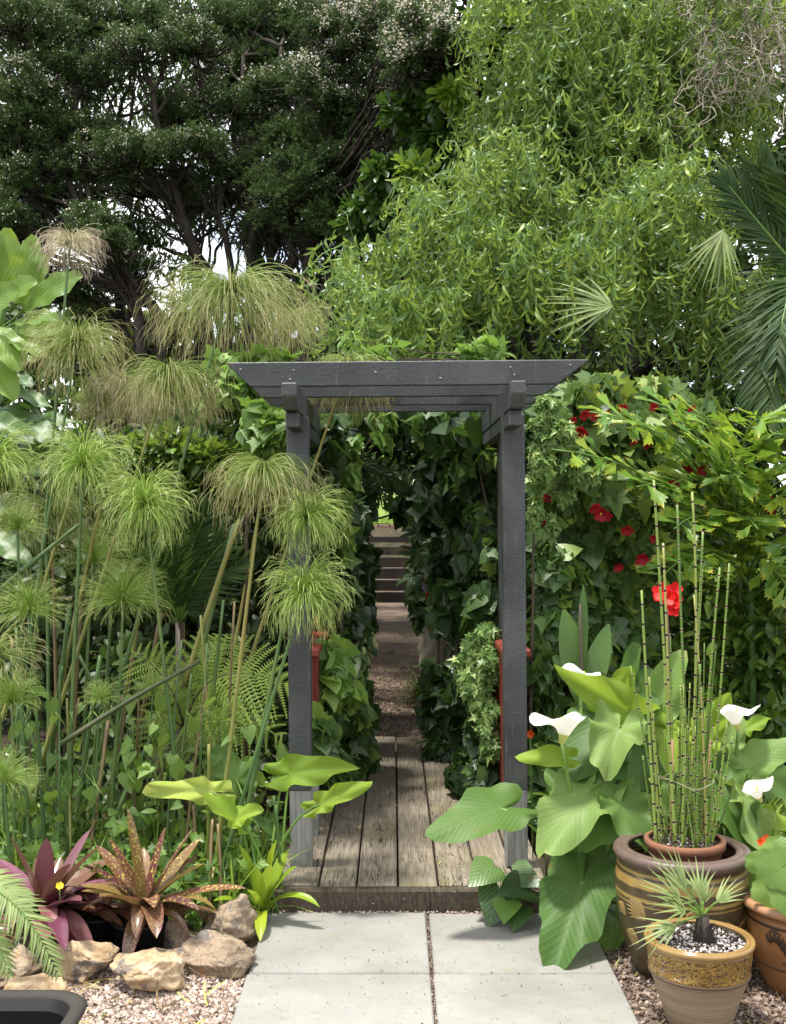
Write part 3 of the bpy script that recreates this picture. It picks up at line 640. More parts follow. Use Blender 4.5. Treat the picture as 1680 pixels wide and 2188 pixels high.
rock('orange topped tan rock under the purple bromeliad', 180, 0, .225, .16, .22, 3.80, 'rock', 11)
rock('broad grey brown rock beside the paving slab corner', 458, 0, .29, .155, .22, 3.84, 'rock_grey', 5)
rock('angular brown rock behind the broad one at the step end', 492, 0, .20, .21, .2, 4.10, 'rock_grey', 21)
rock('pale tan rock under the palm frond tip, lying lowest', 78, 0, .19, .10, .2, 3.58, 'rock', 33)
rock('grey tan rock half hidden by the palm frond at the frame edge', 30, 0, .20, .14, .2, 3.75, 'rock_grey', 41)
rock('small grey rock beside the black pot of the spotted bromeliad', 372, 0, .12, .13, .1, 4.02, 'rock_grey', 52)
rock('tall pale stone leaning beside the tunnel path', 928, 0, .30, .62, .28, 10.6, 'cream', 61)
# ------------------------------------------------------------------ pots
def pot(name, label, X, Y, prof_out, thick, mats, soil_z, soil_r, z0=-.022, pname='body', soilmat='soil'):
    t = thing(name, label, 'pot', (X, Y, z0)); inner = [(max(r - thick, .01), zz) for r, zz in prof_out[::-1] if zz > soil_z - .03]
    part(pname, lathe(list(prof_out) + inner, 64, (X, Y, z0)), mats, t)
    if soil_r: part('potting_soil', disc(soil_r, (X, Y, z0 + soil_z), 40, .008), M[soilmat], t)
    return t
bpX, bpY = .966, 3.84
bp = pot('glazed_pot', 'large dark brown glazed pot with ochre bands holding the horsetail rushes', bpX, bpY,
    [(.0, .002), (.138, .0), (.150, .006), (.178, .07), (.203, .155), (.216, .24), (.219, .31), (.214, .357), (.205, .374), (.211, .380), (.222, .388), (.227, .400), (.223, .413), (.212, .419), (.200, .418), (.192, .41)], .02, M['bigpot'], .32, .186)
def wrap(strokes, X, Y, z0, rad, mat, parent, name, proud=.0022):
    """strokes drawn on the pot wall: list of [(angle, z)...], [half widths]"""
    gg = Geo()
    for pts, w in strokes:
        pts = A_(pts, float); k = len(pts); w = np.broadcast_to(w, (k,)); R0 = np.interp(pts[:, 1], rad[0], rad[1]); fl = np.stack([pts[:, 0] * R0, pts[:, 1]], -1)
        tn = np.gradient(fl, axis=0); tn /= np.maximum(np.linalg.norm(tn, axis=1, keepdims=True), 1e-6); nn = np.stack([-tn[:, 1], tn[:, 0]], -1); V = []
        for s, pr in ((-1, .0003), (-.55, proud), (.55, proud), (1, .0003)):
            q = fl + nn * (w * s)[:, None]; rr = np.interp(q[:, 1], rad[0], rad[1]) + pr; a = q[:, 0] / R0
            V.append(np.stack([X + rr * np.sin(a), Y - rr * np.cos(a), z0 + q[:, 1]], -1))
        V = np.stack(V, 1); l, c = grid_faces(k - 1, 3); v = V.reshape(-1, 3); gg.add((v, l, c, v[:, :2].copy()))
    return part(name, gg, mat, parent, kind='stuff')
def curve(p, n=12): return bez(A_(p[0]), A_(p[1]), A_(p[2]), n)
RB = ([0, .07, .155, .24, .31, .357], [.15, .178, .203, .216, .219, .214]); st = []
r_ = random.Random(4)
def plume(a, z, ang, L, n=9):
    for i in range(n):
        q = ang + (i - n / 2) * .16; ln = L * (1 - .5 * abs(i - n / 2) / n) ; p1 = (a + math.cos(q) * ln * 2.4, z + math.sin(q) * ln * .55)
        c = curve([(a, z), ((a + p1[0]) / 2, (z + p1[1]) / 2 + .012), p1], 7); st.append((c, A_([.003, .006, .0075, .008, .0068, .005, .003, .0008]) ))
plume(-.80, .22, 2.7, .17); plume(-.45, .19, 3.4, .16); plume(-1.0, .13, 2.9, .13); plume(-.2, .24, .2, .12); plume(1.2, .17, 2.6, .12); plume(.95, .21, .4, .14); plume(-1.25, .21, 2.6, .1); plume(.3, .17, -.2, .1)
st.append((A_([(-.6 + .1 * i, .20 + .028 * math.sin(i * .75)) for i in range(20)]), A_([.006 + .003 * math.sin(i * .5) for i in range(20)])))
st.append((A_([(.7 + .05 * i, .16 + .05 * math.sin(i * .4)) for i in range(16)]), .0075))
for a in (-.9, -.3, .5): st.append((A_([(a + .08 * i, .10 + .03 * math.cos(i * .6 + a * 3)) for i in range(10)]), .0018))
wrap(st, bpX, bpY, -.022, RB, M['ochre'], bp, 'leaf_scroll')
ip = pot('terracotta_pot', 'plain terracotta pot of horsetail rushes set inside the large brown pot', bpX + .012, bpY + .005,
    [(.0, .002), (.09, .0), (.12, .10), (.122, .118), (.132, .12), (.134, .145), (.127, .147)], .012, M['terra'], .132, .121, z0=.274)
stones('moss_and_grit', M['pumice'], 300, ((bpX - .08, bpX + .1), (bpY - .08, bpY + .09)), .408, .004, .009, ip)

spX, spY = .918, 3.44
sp = pot('small_glazed_pot', 'small ochre glazed pot with a carved band holding the little fan palm', spX, spY,
    [(.0, .002), (.088, .0), (.094, .005), (.112, .06), (.131, .12), (.144, .154), (.150, .160), (.150, .166), (.147, .172), (.152, .20), (.155, .232), (.154, .240), (.160, .246), (.163, .254), (.160, .262), (.152, .263), (.147, .257)], .014, M['smallpot'], .236, .143)
def inpot(X, Y, r): return lambda p: (p[:, 0] - X) ** 2 + (p[:, 1] - Y) ** 2 > r * r
stones('pumice_mulch', M['pumice'], 1500, ((spX - .14, spX + .14), (spY - .14, spY + .14)), .224, .006, .013, sp, inpot(spX, spY, .138))
opX, opY = 1.335, 3.70
op = pot('clay_pot', 'orange clay pot with a dark dragon relief cut by the right frame edge', opX, opY,
    [(.0, .002), (.12, .0), (.13, .006), (.165, .08), (.186, .155), (.192, .21), (.188, .245), (.180, .256), (.192, .262), (.205, .270), (.209, .281), (.203, .292), (.19, .294), (.18, .288)], .016, M['orangepot'], .262, .178)
part('rim', lathe([(.193, .2635), (.2062, .2705), (.2105, .281), (.2043, .2935), (.19, .2955), (.18, .289)], 64, (opX, opY, -.022)), M['orangerim'], op)
stones('pumice_mulch', M['pumice'], 900, ((opX - .17, opX + .17), (opY - .17, opY + .17)), .248, .006, .013, op, inpot(opX, opY, .172))
RO = ([0, .006, .08, .155, .21, .245, .256], [.12, .13, .165, .186, .192, .188, .18]); st = []
cl = [(-1.0 + .055 * i, .175 + .032 * math.sin(i * .42 + .6)) for i in range(26)]
for i in range(25):
    a, b = cl[i], cl[i + 1]; st.append((A_([a, ((a[0] + b[0]) / 2, (a[1] + b[1]) / 2), (b[0] - .008, b[1])]), A_([.013, .015, .013])))
    st.append((A_([(a[0], a[1] + .014), (a[0] + .012, a[1] + .024), (a[0] + .03, a[1] + .028)]), A_([.003, .002, .0006])))
for i in (5, 10, 15, 20):
    a = cl[i]
    for q in (-.7, 0, .7): st.append((A_([(a[0], a[1] - .012), (a[0] + .06, a[1] - .03), (a[0] + .10 + .04 * q, a[1] - .042 + .01 * q)]), A_([.004, .003, .0006])))
for a, z in ((-.95, .222), (-.6, .118), (-.2, .115), (-.75, .125), (.1, .22)):
    for q in range(3): st.append((A_([(a + .05 * q, z), (a + .05 * q + .03, z + .006), (a + .05 * q + .06, z)]), A_([.003, .005, .003])))
for z in (.102, .236): st.append((A_([(-1.7 + .1 * i, z) for i in range(35)]), .0032 if z < .2 else .005))
wrap(st, opX, opY, -.022, RO, M['darkprint'], op, 'dragon_relief')
# black tub bottom left, rounded-square rim
def rrect(w, d, r, n=8):
    o = []
    for cx, cy_, a0 in ((w - r, d - r, 0), (-w + r, d - r, 90), (-w + r, -d + r, 180), (w - r, -d + r, 270)):
        for i in range(n + 1): q = math.radians(a0 + 90 * i / n); o.append((cx + r * math.cos(q), cy_ + r * math.sin(q)))
    return o
tb = thing('plastic_tub', 'black plastic tub with a dusty rounded rim at the bottom left corner', 'tub', (-1.165, 3.11, -.022))
def loft(rings):
    n = len(rings[0]); v = A_([p for r in rings for p in r], float); l, c = grid_faces(len(rings) - 1, n, True); return v, l, c, v[:, :2].copy()
def ring(w, d, r, z): return [(-1.165 + x, 3.11 + y, z - .022) for x, y in rrect(w, d, r)]
part('body', loft([ring(.20, .17, .08, 0), ring(.265, .225, .10, .125), ring(.25, .21, .095, .125), ring(.235, .20, .09, .02), ring(.02, .02, .01, .018)]), M['plastic'], tb)
part('rim', loft([ring(.267, .227, .10, .10), ring(.290, .25, .11, .112), ring(.296, .256, .115, .126), ring(.286, .246, .11, .136), ring(.256, .216, .097, .134), ring(.251, .211, .095, .12)]), M['plasticrim'], tb)
part('tub_shade_sheet', disc(.235, (-1.165, 3.11, .075), 40) if False else loft([ring(.238, .203, .09, .092), ring(.02, .02, .01, .092)]), M['tubdark'], tb)  # near-black sheet painting the shade of the tub's hollow, no water here
for (x, y, lb) in ((298, 3.98, 'black nursery pot under the spotted bromeliad'), (205, 4.05, 'black nursery pot in shade behind the orange topped rock')):
    X = (x - 840) * y / 2450
    pot('nursery_pot', lb, X, y, [(.0, .002), (.075, .0), (.08, .004), (.092, .12), (.098, .121), (.099, .133), (.094, .134)], .006, M['plastic'], .115, .086, z0=-.03)
bl = thing('bollard', 'short dark timber stump standing behind the arum lily by the right post', 'stump', (.59, 4.3, 0))
part('post', lathe([(.0, .0), (.044, .0), (.046, .16), (.041, .168), (.0, .17)], 20, (.63, 4.42, .09)), M['sleeper'], bl); bl['category'] = 'stump'

# ------------------------------------------------------------------ arum lilies
AK = [(0, 1.0), (8, .93), (18, .80), (32, .65), (55, .53), (85, .48), (115, .50), (140, .53), (158, .48), (170, .30), (177, .1), (180, .05)]
AK2 = [(0, 1.0), (6, .94), (16, .77), (32, .56), (60, .42), (90, .36), (120, .36), (145, .40), (162, .36), (172, .2), (180, .05)]
def aleaf(parent, A, T, w, nrm, mat, keys=AK, curl=.25, fold=.18, wave=.035, stem_from=None, seed=0, label=None, sr=.006):
    A = A_(A, float); T = A_(T, float); L = np.linalg.norm(T - A); t = polar(keys, 6, 54, fold, curl, wave, 5 + seed % 3, w / L / .98, .12, seed * 1.7, 0)
    R = basis(T - A, A_(nrm, float)); v = t[0] @ R.T * L + A
    o = part('leaf', (v, t[1], t[2], t[3]), M[mat], parent, label=label)
    if stem_from is not None:
        B = A_(stem_from, float); mid = B * .35 + A * .65 + A_([0, 0, .10]); mid[:2] = B[:2] * .6 + A[:2] * .4; part('stalk', tube(bez(B, mid, A, 10), np.linspace(sr * 1.5, sr * .7, 11), 8), M['stalk_green'], parent)
    return o
def spathe(parent, base, height, face, size, yaw, tilt=0.5, stem_from=None):
    """arum flower: funnel that flares on one side into a pointed lip"""
    ns, nt = 10, 28; v = []; u = []
    for i in range(ns + 1):
        t = i / ns
        for j in range(nt):
            th = -PI + 2 * PI * (j + .0) / (nt - 1) * .985 + .02; lip = .5 + .5 * math.cos(th); r = size * (.10 + .30 * t ** 1.2 + t ** 3 * (.16 + .62 * lip ** 2.2))
            z = size * (1.0 * t - t ** 3 * (.50 * lip ** 1.5 - .06 * math.sin(3 * th)) ) + size * .10 * t ** 4 * math.sin(th * 4)
            v.append((r * math.sin(th) * (.9 - .2 * lip * t), r * math.cos(th) * 1.0, z)); u.append((t, j / nt))
    l, c = grid_faces(ns, nt - 1); v = A_(v); a = yaw; Rz = A_([[math.cos(a), -math.sin(a), 0], [math.sin(a), math.cos(a), 0], [0, 0, 1]]); rx = tilt
    Rx = A_([[1, 0, 0], [0, math.cos(rx), -math.sin(rx)], [0, math.sin(rx), math.cos(rx)]])
    v = v @ (Rz @ Rx).T + A_(base); mi = np.where(np.repeat(np.arange(ns), nt - 1) < 3, 1, 0)
    f = part('flower', (v, l, c, A_(u)), [M['petal_white'], M['throat']], parent, mi=mi)
    sp_ = tube(A_([(0, 0, .1 * size), (0, 0, .5 * size), (0, .02, .8 * size)]) @ (Rz @ Rx).T + A_(base), [.05 * size, .055 * size, .03 * size], 8); part('spadix', sp_, M['petal_yellow'], f)
    if stem_from is not None:
        B = A_(stem_from); part('flower_stalk', tube(bez(B, (B * .4 + A_(base) * .6) + A_([0, 0, .05]), A_(base) , 10), np.linspace(.009, .0065, 11), 8), M['stalk_green'], parent)
CAM = A_([0, 0, 1.5])
def tocam(p, up=.5, x=0): return norm(norm(CAM - p) + A_([x, 0, up]))
al = thing('arum_lily', 'large arum lily with white flowers between the right post and the brown pot', 'arum lily', (.72, 4.2, 0))
ab = A_([.72, 4.16, .0])
LV = [  # attach (x,y,Z), tip (x,y,Z), width px, up, xtilt, mat, keys, curl, fold, wave
 ((1068, 1727, 4.16), (916, 1776, 4.02), 135, 1.2, .1, 'arum', AK, .30, .10, .02),
 ((1252, 1700, 4.10), (1150, 1805, 3.92), 150, .9, -.2, 'arum_pale', AK, .55, .12, .05),
 ((1243, 1888, 4.02), (1181, 2082, 3.78), 160, .55, -.15, 'arum', AK, .15, .15, .035),
 ((1368, 1535, 4.28), (1197, 1424, 4.12), 120, .25, -.5, 'arum_bright', AK2, .1, .35, .05),
 ((1318, 1520, 4.32), (1215, 1655, 4.14), 175, .5, -.3, 'arum', AK, .2, .1, .03),
 ((1333, 1482, 4.40), (1364, 1366, 4.42), 75, .1, -.4, 'arum', AK2, -.1, .25, .04),
 ((1392, 1530, 4.36), (1462, 1388, 4.36), 130, .1, -.2, 'arum_pale', AK2, -.1, .22, .04),
 ((1322, 1560, 4.12), (1282, 1648, 4.00), 118, 1.9, .2, 'arum_pale', AK, .6, .45, .08),
 ((1300, 1500, 4.45), (1265, 1600, 4.3), 130, .5, -.3, 'arum', AK, .3, .12, .04),
 ((1365, 1480, 4.5), (1405, 1580, 4.4), 120, .4, .2, 'arum', AK, .3, .15, .04),
 ((1200, 1690, 4.2), (1165, 1640, 4.25), 60, .4, -.2, 'arum', AK2, .3, .2, .04),
 ((1285, 1850, 4.2), (1320, 1905, 4.1), 90, .6, .2, 'arum', AK, .3, .2, .04),
 ((1206, 1618, 4.14), (1106, 1612, 4.08), 62, .3, .3, 'arum_bright', AK2, .5, .25, .04),
 ((1298, 1752, 4.06), (1246, 1812, 3.98), 95, .6, -.2, 'arum', AK, .4, .15, .03),
 ((1330, 1715, 4.05), (1382, 1812, 3.94), 110, .6, .3, 'arum', AK, .3, .25, .05),
 ((1290, 1640, 4.2), (1230, 1700, 4.1), 100, .5, -.3, 'arum', AK, .3, .1, .03),
 ((1350, 1600, 4.25), (1400, 1690, 4.2), 110, .4, .2, 'arum', AK, .3, .1, .03),
 ((1420, 1560, 4.3), (1440, 1650, 4.2), 100, .4, .2, 'arum_bright', AK2, .3, .1, .03),
 ((1270, 1800, 4.15), (1225, 1860, 4.1), 90, .4, -.2, 'arum', AK, .3, .1, .03),
 ((1320, 1930, 4.15), (1292, 2045, 3.95), 85, .6, .1, 'ivy', AK, .3, .2, .03),
]
for i, (a, t, w, up, xt, mt, kk, cu, fo, wv) in enumerate(LV):
    A = D(*a); T = D(*t); aleaf(al, A, T, w * a[2] / 2450, tocam(A, up, xt), mt, kk, cu, fo, wv * 2.2, ab + rnd(1, .035)[0] * A_([1, 1, 0]), i)
ra_ = np.random.default_rng(11)
for i in range(12):
    q = ra_.uniform(0, 2 * PI); ax_ = 1310 + 105 * math.cos(q) * ra_.uniform(.4, 1); ay_ = 1630 + 120 * math.sin(q) * ra_.uniform(.4, 1); Z_ = ra_.uniform(4.25, 4.5); up_ = ay_ < 1590
    tx_ = ax_ + ra_.uniform(-70, 70); ty_ = ay_ + (-ra_.uniform(80, 120) if up_ else ra_.uniform(60, 110)); A = D(ax_, ay_, Z_); T = D(tx_, ty_, Z_ - .08)
    aleaf(al, A, T, ra_.uniform(75, 125) * Z_ / 2450, tocam(A, .3, ra_.normal() * .5), ['arum', 'arum', 'arum_pale', 'arum_bright'][i % 4], AK if i % 2 else AK2, ra_.uniform(.1, .5), ra_.uniform(.1, .4), .08, ab + ra_.normal(size=3) * A_([.04, .04, 0]), i + 20)
spathe(al, D(1200, 1588, 4.1), .1, 0, .115, math.radians(95), .25, ab)
spathe(al, D(1240, 1472, 4.35), .1, 0, .085, math.radians(60), .5, ab)
al2 = thing('arum_lily', 'arum lily clump behind the horsetail pot at the right edge', 'arum lily', (1.33, 4.5, 0)); ab2 = A_([1.30, 4.5, 0])
LV2 = [
 ((1548, 1668, 4.45), (1478, 1770, 4.35), 120, .5, .0, 'arum', AK, .2, .12, .04),
 ((1595, 1640, 4.4), (1712, 1570, 4.4), 105, .5, .2, 'arum_pale', AK2, .3, .3, .04),
 ((1500, 1590, 4.5), (1562, 1472, 4.5), 85, .2, .2, 'arum_bright', AK2, -.1, .35, .05),
 ((1545, 1690, 4.35), (1600, 1800, 4.22), 125, .5, .2, 'arum', AK, .4, .35, .06),
 ((1590, 1705, 4.3), (1648, 1838, 4.15), 95, .4, .6, 'arum_pale', AK2, .4, .4, .08),
 ((1612, 1745, 4.3), (1700, 1760, 4.25), 75, .5, .0, 'arum_bright', AK2, .3, .3, .05),
 ((1555, 1590, 4.55), (1570, 1505, 4.6), 90, .1, .2, 'arum_pale', AK2, 0, .25, .04),
 ((1450, 1640, 4.5), (1420, 1740, 4.4), 110, .5, 0, 'arum', AK, .2, .15, .03),
 ((1600, 1790, 4.3), (1668, 1868, 4.2), 100, .5, .1, 'arum', AK, .2, .2, .03),
 ((1520, 1720, 4.4), (1500, 1800, 4.3), 90, .5, 0, 'arum', AK, .2, .2, .03),
 ((1640, 1660, 4.5), (1690, 1690, 4.5), 100, .5, 0, 'arum', AK, .2, .2, .03),
 ((1590, 1560, 4.6), (1650, 1530, 4.6), 50, .9, 0, 'arum_bright', AK2, .2, .3, .05),
 ((1480, 1560, 4.6), (1520, 1640, 4.5), 100, .4, 0, 'arum_bright', AK2, .2, .2, .03),
]
for i, (a, t, w, up, xt, mt, kk, cu, fo, wv) in enumerate(LV2):
    A = D(*a); T = D(*t); aleaf(al2, A, T, w * a[2] / 2450, tocam(A, up, xt), mt, kk, cu, fo, wv * 2.2, ab2 + rnd(1, .05)[0] * A_([1, 1, 0]), i + 3)
spathe(al2, D(1578, 1560, 4.4), .1, 0, .10, math.radians(-75), .35, ab2)
spathe(al2, D(1626, 1712, 4.25), .1, 0, .08, math.radians(-60), .6, ab2)
al3 = thing('arum_lily', 'slim arum lily with a few yellow green leaves left of the left post', 'arum lily', (-.49, 4.3, 0)); ab3 = A_([-.485, 4.34, 0.0])
LV3 = [
 ((452, 1692, 4.32), (296, 1682, 4.22), 70, .28, .1, 'arum_yellow', AK2, .2, .30, .05),
 ((505, 1752, 4.25), (438, 1694, 4.2), 80, 1.0, .2, 'arum_bright', AK2, .1, .35, .05),
 ((505, 1750, 4.25), (562, 1722, 4.25), 60, .8, -.2, 'arum_bright', AK2, .2, .3, .05),
 ((622, 1652, 4.4), (752, 1634, 4.3), 75, .4, .1, 'arum_bright', AK, .35, .25, .04),
 ((686, 1718, 4.3), (796, 1664, 4.25), 62, .4, -.1, 'arum_bright', AK2, .25, .3, .04),
 ((608, 1655, 4.5), (592, 1560, 4.5), 34, .1, .6, 'arum_pale', AK2, -.3, .5, .06),
 ((505, 1665, 4.6), (452, 1590, 4.65), 80, .4, .3, 'arum', AK, .2, .3, .06),
 ((600, 1790, 4.4), (545, 1742, 4.4), 50, .6, .0, 'arum', AK2, .2, .3, .05),
]
for i, (a, t, w, up, xt, mt, kk, cu, fo, wv) in enumerate(LV3):
    A = D(*a); T = D(*t); aleaf(al3, A, T, w * a[2] / 2450, tocam(A, up, xt), mt, kk, cu, fo, wv * 2.2, ab3 + rnd(1, .03)[0] * A_([1, .6, 0]), i + 7, None, .0045)

# ------------------------------------------------------------------ horsetail rushes
ht = thing('horsetail', 'tall black banded horsetail rushes growing in the terracotta pot', 'horsetail', (bpX, bpY, .38))
tops = [(1397, 1025), (1447, 1077), (1479, 1051), (1417, 1160), (1502, 1134), (1538, 1212), (1371, 1261)]
for i in range(58):
    a = rng.uniform(0, 2 * PI); q = .105 * math.sqrt(rng.random()); b = A_([bpX + .012 + q * math.cos(a), bpY + .005 + q * math.sin(a), .398])
    if i < len(tops): p = D(*tops[i], b[1] + rng.uniform(-.03, .03)); rr = .0054; b[0] = b[0] * .4 + (bpX + (tops[i][0] - 1456) * .0015) * .6
    else: p = b + A_([rng.normal() * .035 + (b[0] - bpX) * .25, rng.normal() * .03, rng.uniform(.22, .95) if i < 22 else rng.uniform(.15, .55)]); rr = rng.uniform(.0022, .0048)
    m = (b + p) / 2 + rnd(1, .012)[0]; pts = bez(b, m, p, 16)
    part('rush_stem', tube(pts, np.linspace(rr, rr * .72, 17), 7), M['horsetail'], ht)
ck = thing('bamboo_cane', 'thin brown bamboo cane upright in front of the horsetail rushes', 'cane', D(1437, 1830, 3.85))
part('cane_rod', tube([D(1435, 1832, 3.86), D(1437, 1580, 3.86)], .0045, 8), M['cane'], ck)
ck2 = thing('bamboo_cane', 'thin bamboo cane leaning among the rushes right of the front one', 'cane', D(1508, 1800, 3.95))
part('cane_rod', tube([D(1500, 1810, 3.97), D(1517, 1578, 3.97)], .004, 8), M['cane'], ck2)
tw = [(bpX + .012 + (.104 + .012 * math.sin(5 * a)) * math.cos(a), bpY + .0 + (.10 + .01 * math.sin(4 * a + 1)) * math.sin(a), .625 + .012 * math.sin(2 * a + 1) + .006 * math.sin(5 * a)) for a in np.linspace(0, 2 * PI, 40)]
solo('twine_loop', tube(tw, .0011, 5), M['twine'], 'loop of pale twine tied around the horsetail rushes', 'twine')

# ------------------------------------------------------------------ small fan palm in the small pot
fp = thing('fan_palm', 'little fan palm with narrow pale leaflets in the small ochre pot', 'palm', (spX + .01, spY, .23))
part('trunk', tube([(spX + .015, spY, .215), (spX + .012, spY, .25), (spX + .01, spY, .30)], [.036, .026, .018], 12), M['bark'], fp)
gh = Geo()
for i in range(140):
    a = rng.uniform(0, 2 * PI); p0 = A_([spX + .013 + .02 * math.cos(a), spY + .02 * math.sin(a), .225 + rng.uniform(0, .05)]); gh.add(tube([p0, p0 + A_([.018 * math.cos(a), .018 * math.sin(a), rng.uniform(-.008, .02)])], [.0012, .0004], 3))
part('trunk_fibre', gh, M['bark'], fp, kind='stuff')
ptop = A_([spX + .01, spY, .30])
def fanleaf(parent, hub, dirn, nrm, n, L, spread, mat, w=.012, droop=.3, name='leaf', petiole=None, pr=.003):
    R = basis(dirn, nrm); gg = Geo()
    for i in range(n):
        q = (i / (n - 1) - .5) * spread; ln = L * (1 - .25 * abs(q / spread * 2) ** 2) * rng.uniform(.9, 1.05); d = R @ A_([math.sin(q), math.cos(q), .05 * rng.normal()])
        gg.inst(blade(6, 1, lambda t: (t * 6 if t < .12 else 1) * (1 - max(0, t - .12) / .9), w / ln, .5, droop * rng.uniform(.4, 1.5)), basis(d, R[:, 2])[None], hub[None], [ln])
    o = part(name, gg, mat, parent)
    if petiole is not None: part('petiole', tube(bez(petiole, (A_(petiole) + hub) / 2 + A_([0, 0, .01]), hub, 6), [pr * 1.5] * 3 + [pr] * 4, 6), M['stalk_green'], parent)
for tx, ty, dz, L, sp_ in ((1395, 1878, -.02, .13, 1.3), (1375, 2000, -.05, .13, 1.1), (1418, 1925, -.06, .12, 1.5), (1425, 1835, .02, .16, .9), (1490, 1850, .06, .12, 1.2), (1570, 1890, -.01, .12, 1.1), (1460, 1880, -.08, .13, 1.3), (1505, 1890, .0, .11, 1.2)):
    T = D(tx, ty, spY + dz); hub = ptop + (T - ptop) * .45; fanleaf(fp, hub, T - ptop, tocam(hub, .9), 7, np.linalg.norm(T - ptop) * .80, sp_ * 1.15, M['palm_pale'], .0115, .25, petiole=ptop)

# ------------------------------------------------------------------ round-leaved plant in the orange pot
RK = [(0, 1), (20, .95), (60, .86), (100, .78), (140, .72), (165, .6), (175, .3), (180, .05)]
np_ = thing('round_leaf_plant', 'round leaved plant growing in the orange clay pot', 'plant', (opX, opY, .25))
for i, (x, y, z_, L) in enumerate(((1640, 1890, 3.6, .075), (1668, 1860, 3.58, .08), (1622, 1830, 3.68, .07), (1660, 1800, 3.7, .075), (1640, 1850, 3.55, .06), (1680, 1905, 3.52, .08), (1690, 1820, 3.6, .08), (1608, 1868, 3.75, .06))):
    A = D(x + 28, y + 8, z_); aleaf(np_, A, A + A_([rng.normal() * .4, -.3, -.8]) * L, L * 1.5, tocam(A, .5, rng.normal() * .3), 'bindweed', RK, .3, .1, .03, A_([opX - .03, opY, .25]), i, None, .002)
# ------------------------------------------------------------------ bromeliads
def rosette(parent, C, n, L, w, mat, el=(12, 75), curl=1.0, seed=0, prof=None, extra=()):
    r = np.random.default_rng(seed); prof = prof or (lambda t: (.72 + .45 * math.sin(PI * min(1, t * 1.15)) ) * (1 if t < .8 else max(0.02, 1 - ((t - .8) / .2) ** 2.2)))
    T = [blade(10, 2, prof, w / L * q, .35, curl * c, yaw=y) for q, c, y in ((1, .6, .1), (1.05, 1.0, -.2), (.9, 1.5, .15), (1.1, .3, 0))]
    ms = [mesh('leaf', t, M[mat]) for t in T]; C = A_(C); wl = WL[parent.name]
    for i in range(n):
        f = i / n; a = i * 2.39996 + r.normal() * .25; e = math.radians(el[0] + (el[1] - el[0]) * f + r.normal() * 5); ln = L * (1.05 - .35 * f ** 3) * r.uniform(.8, 1.1)
        d = A_([math.cos(a) * math.cos(e), math.sin(a) * math.cos(e), math.sin(e)]); nr = A_([-math.cos(a) * math.sin(e), -math.sin(a) * math.sin(e), math.cos(e)]); k = int(r.integers(0, 4))
        put('leaf', ms[k], parent, mat4(basis(d, nr), C + d * .015 - wl, ln))
    for (x, y, Z, ww, cu) in extra:
        T_ = D(x, y, Z); d = T_ - C; ln = np.linalg.norm(d); up = A_([0, 0, 1.0])
        mid = C + d * .5 + up * cu * ln; pts = bez(C, mid, T_, 10); wd = np.array([prof(t) for t in np.linspace(0, 1, 11)]) * ww
        part('leaf', ribbon(pts, wd, norm(np.cross(np.cross(d, up), d)) + A_([0, -.25, .15]), .35, 2), M[mat], parent)
b1 = thing('bromeliad', 'burgundy bromeliad with yellow flecked leaves in a black nursery pot', 'bromeliad', (D(300, 0, 3.98)[0], 3.98, .06))
C1 = A_([D(308, 0, 3.98)[0], 3.98, .125])
rosette(b1, C1, 22, .27, .056, 'brom_spot', (12, 66), 1.3, 3, None, ((272, 1722, 4.0, .045, -.02), (355, 1765, 4.02, .042, .0), (415, 1768, 3.95, .045, .05), (528, 1898, 3.85, .046, .12), (175, 1850, 3.88, .05, .16), (232, 1790, 3.98, .05, .05), (430, 1790, 4.1, .05, .05), (330, 1940, 3.78, .05, .35), (425, 1945, 3.8, .04, .25), (205, 1805, 4.05, .05, .08)))
b2 = thing('bromeliad', 'glossy purple red bromeliad behind the rocks at the left edge', 'bromeliad', (D(90, 0, 3.95)[0], 3.95, 0))
C2 = A_([D(95, 0, 4.0)[0], 4.0, .10])
rosette(b2, C2, 28, .30, .068, 'brom_purple', (8, 60), 1.2, 8, None, ((218, 1805, 3.85, .06, .1), (150, 1845, 3.8, .06, .12), (175, 1925, 3.72, .055, .12), (20, 1785, 3.9, .06, .05), (100, 1790, 3.95, .06, .05), (140, 2030, 3.66, .06, .25), (195, 1770, 4.1, .05, .05), (-30, 1850, 3.8, .06, .1)))
b4 = thing('bromeliad', 'dull red green bromeliad rosette between the purple and the yellow flecked one', 'bromeliad', (D(205, 0, 4.1)[0], 4.1, .05)); rosette(b4, A_([D(205, 0, 4.08)[0], 4.08, .10]), 18, .21, .06, 'brom_purple', (10, 60), .8, 18)
b3 = thing('bromeliad', 'bright lime green bromeliad with curling straps beside the timber step', 'bromeliad', (D(560, 0, 4.3)[0], 4.28, 0)); C3 = D(560, 1950, 4.24)
rosette(b3, C3, 0, .2, .04, 'brom_green', (10, 60), 1, 4, lambda t: (.8 + .3 * math.sin(PI * t)) * (1 if t < .75 else max(.02, 1 - ((t - .75) / .25) ** 2)), ((512, 1805, 4.25, .05, .06), (545, 1850, 4.15, .045, .0), (578, 1845, 4.15, .045, .0), (636, 1850, 4.2, .045, .18), (592, 1795, 4.25, .06, .05), (684, 1938, 4.15, .035, .42), (556, 2012, 4.02, .04, .35), (455, 1925, 4.1, .035, .2), (615, 1815, 4.35, .045, .08), (530, 1900, 4.1, .035, .1)))
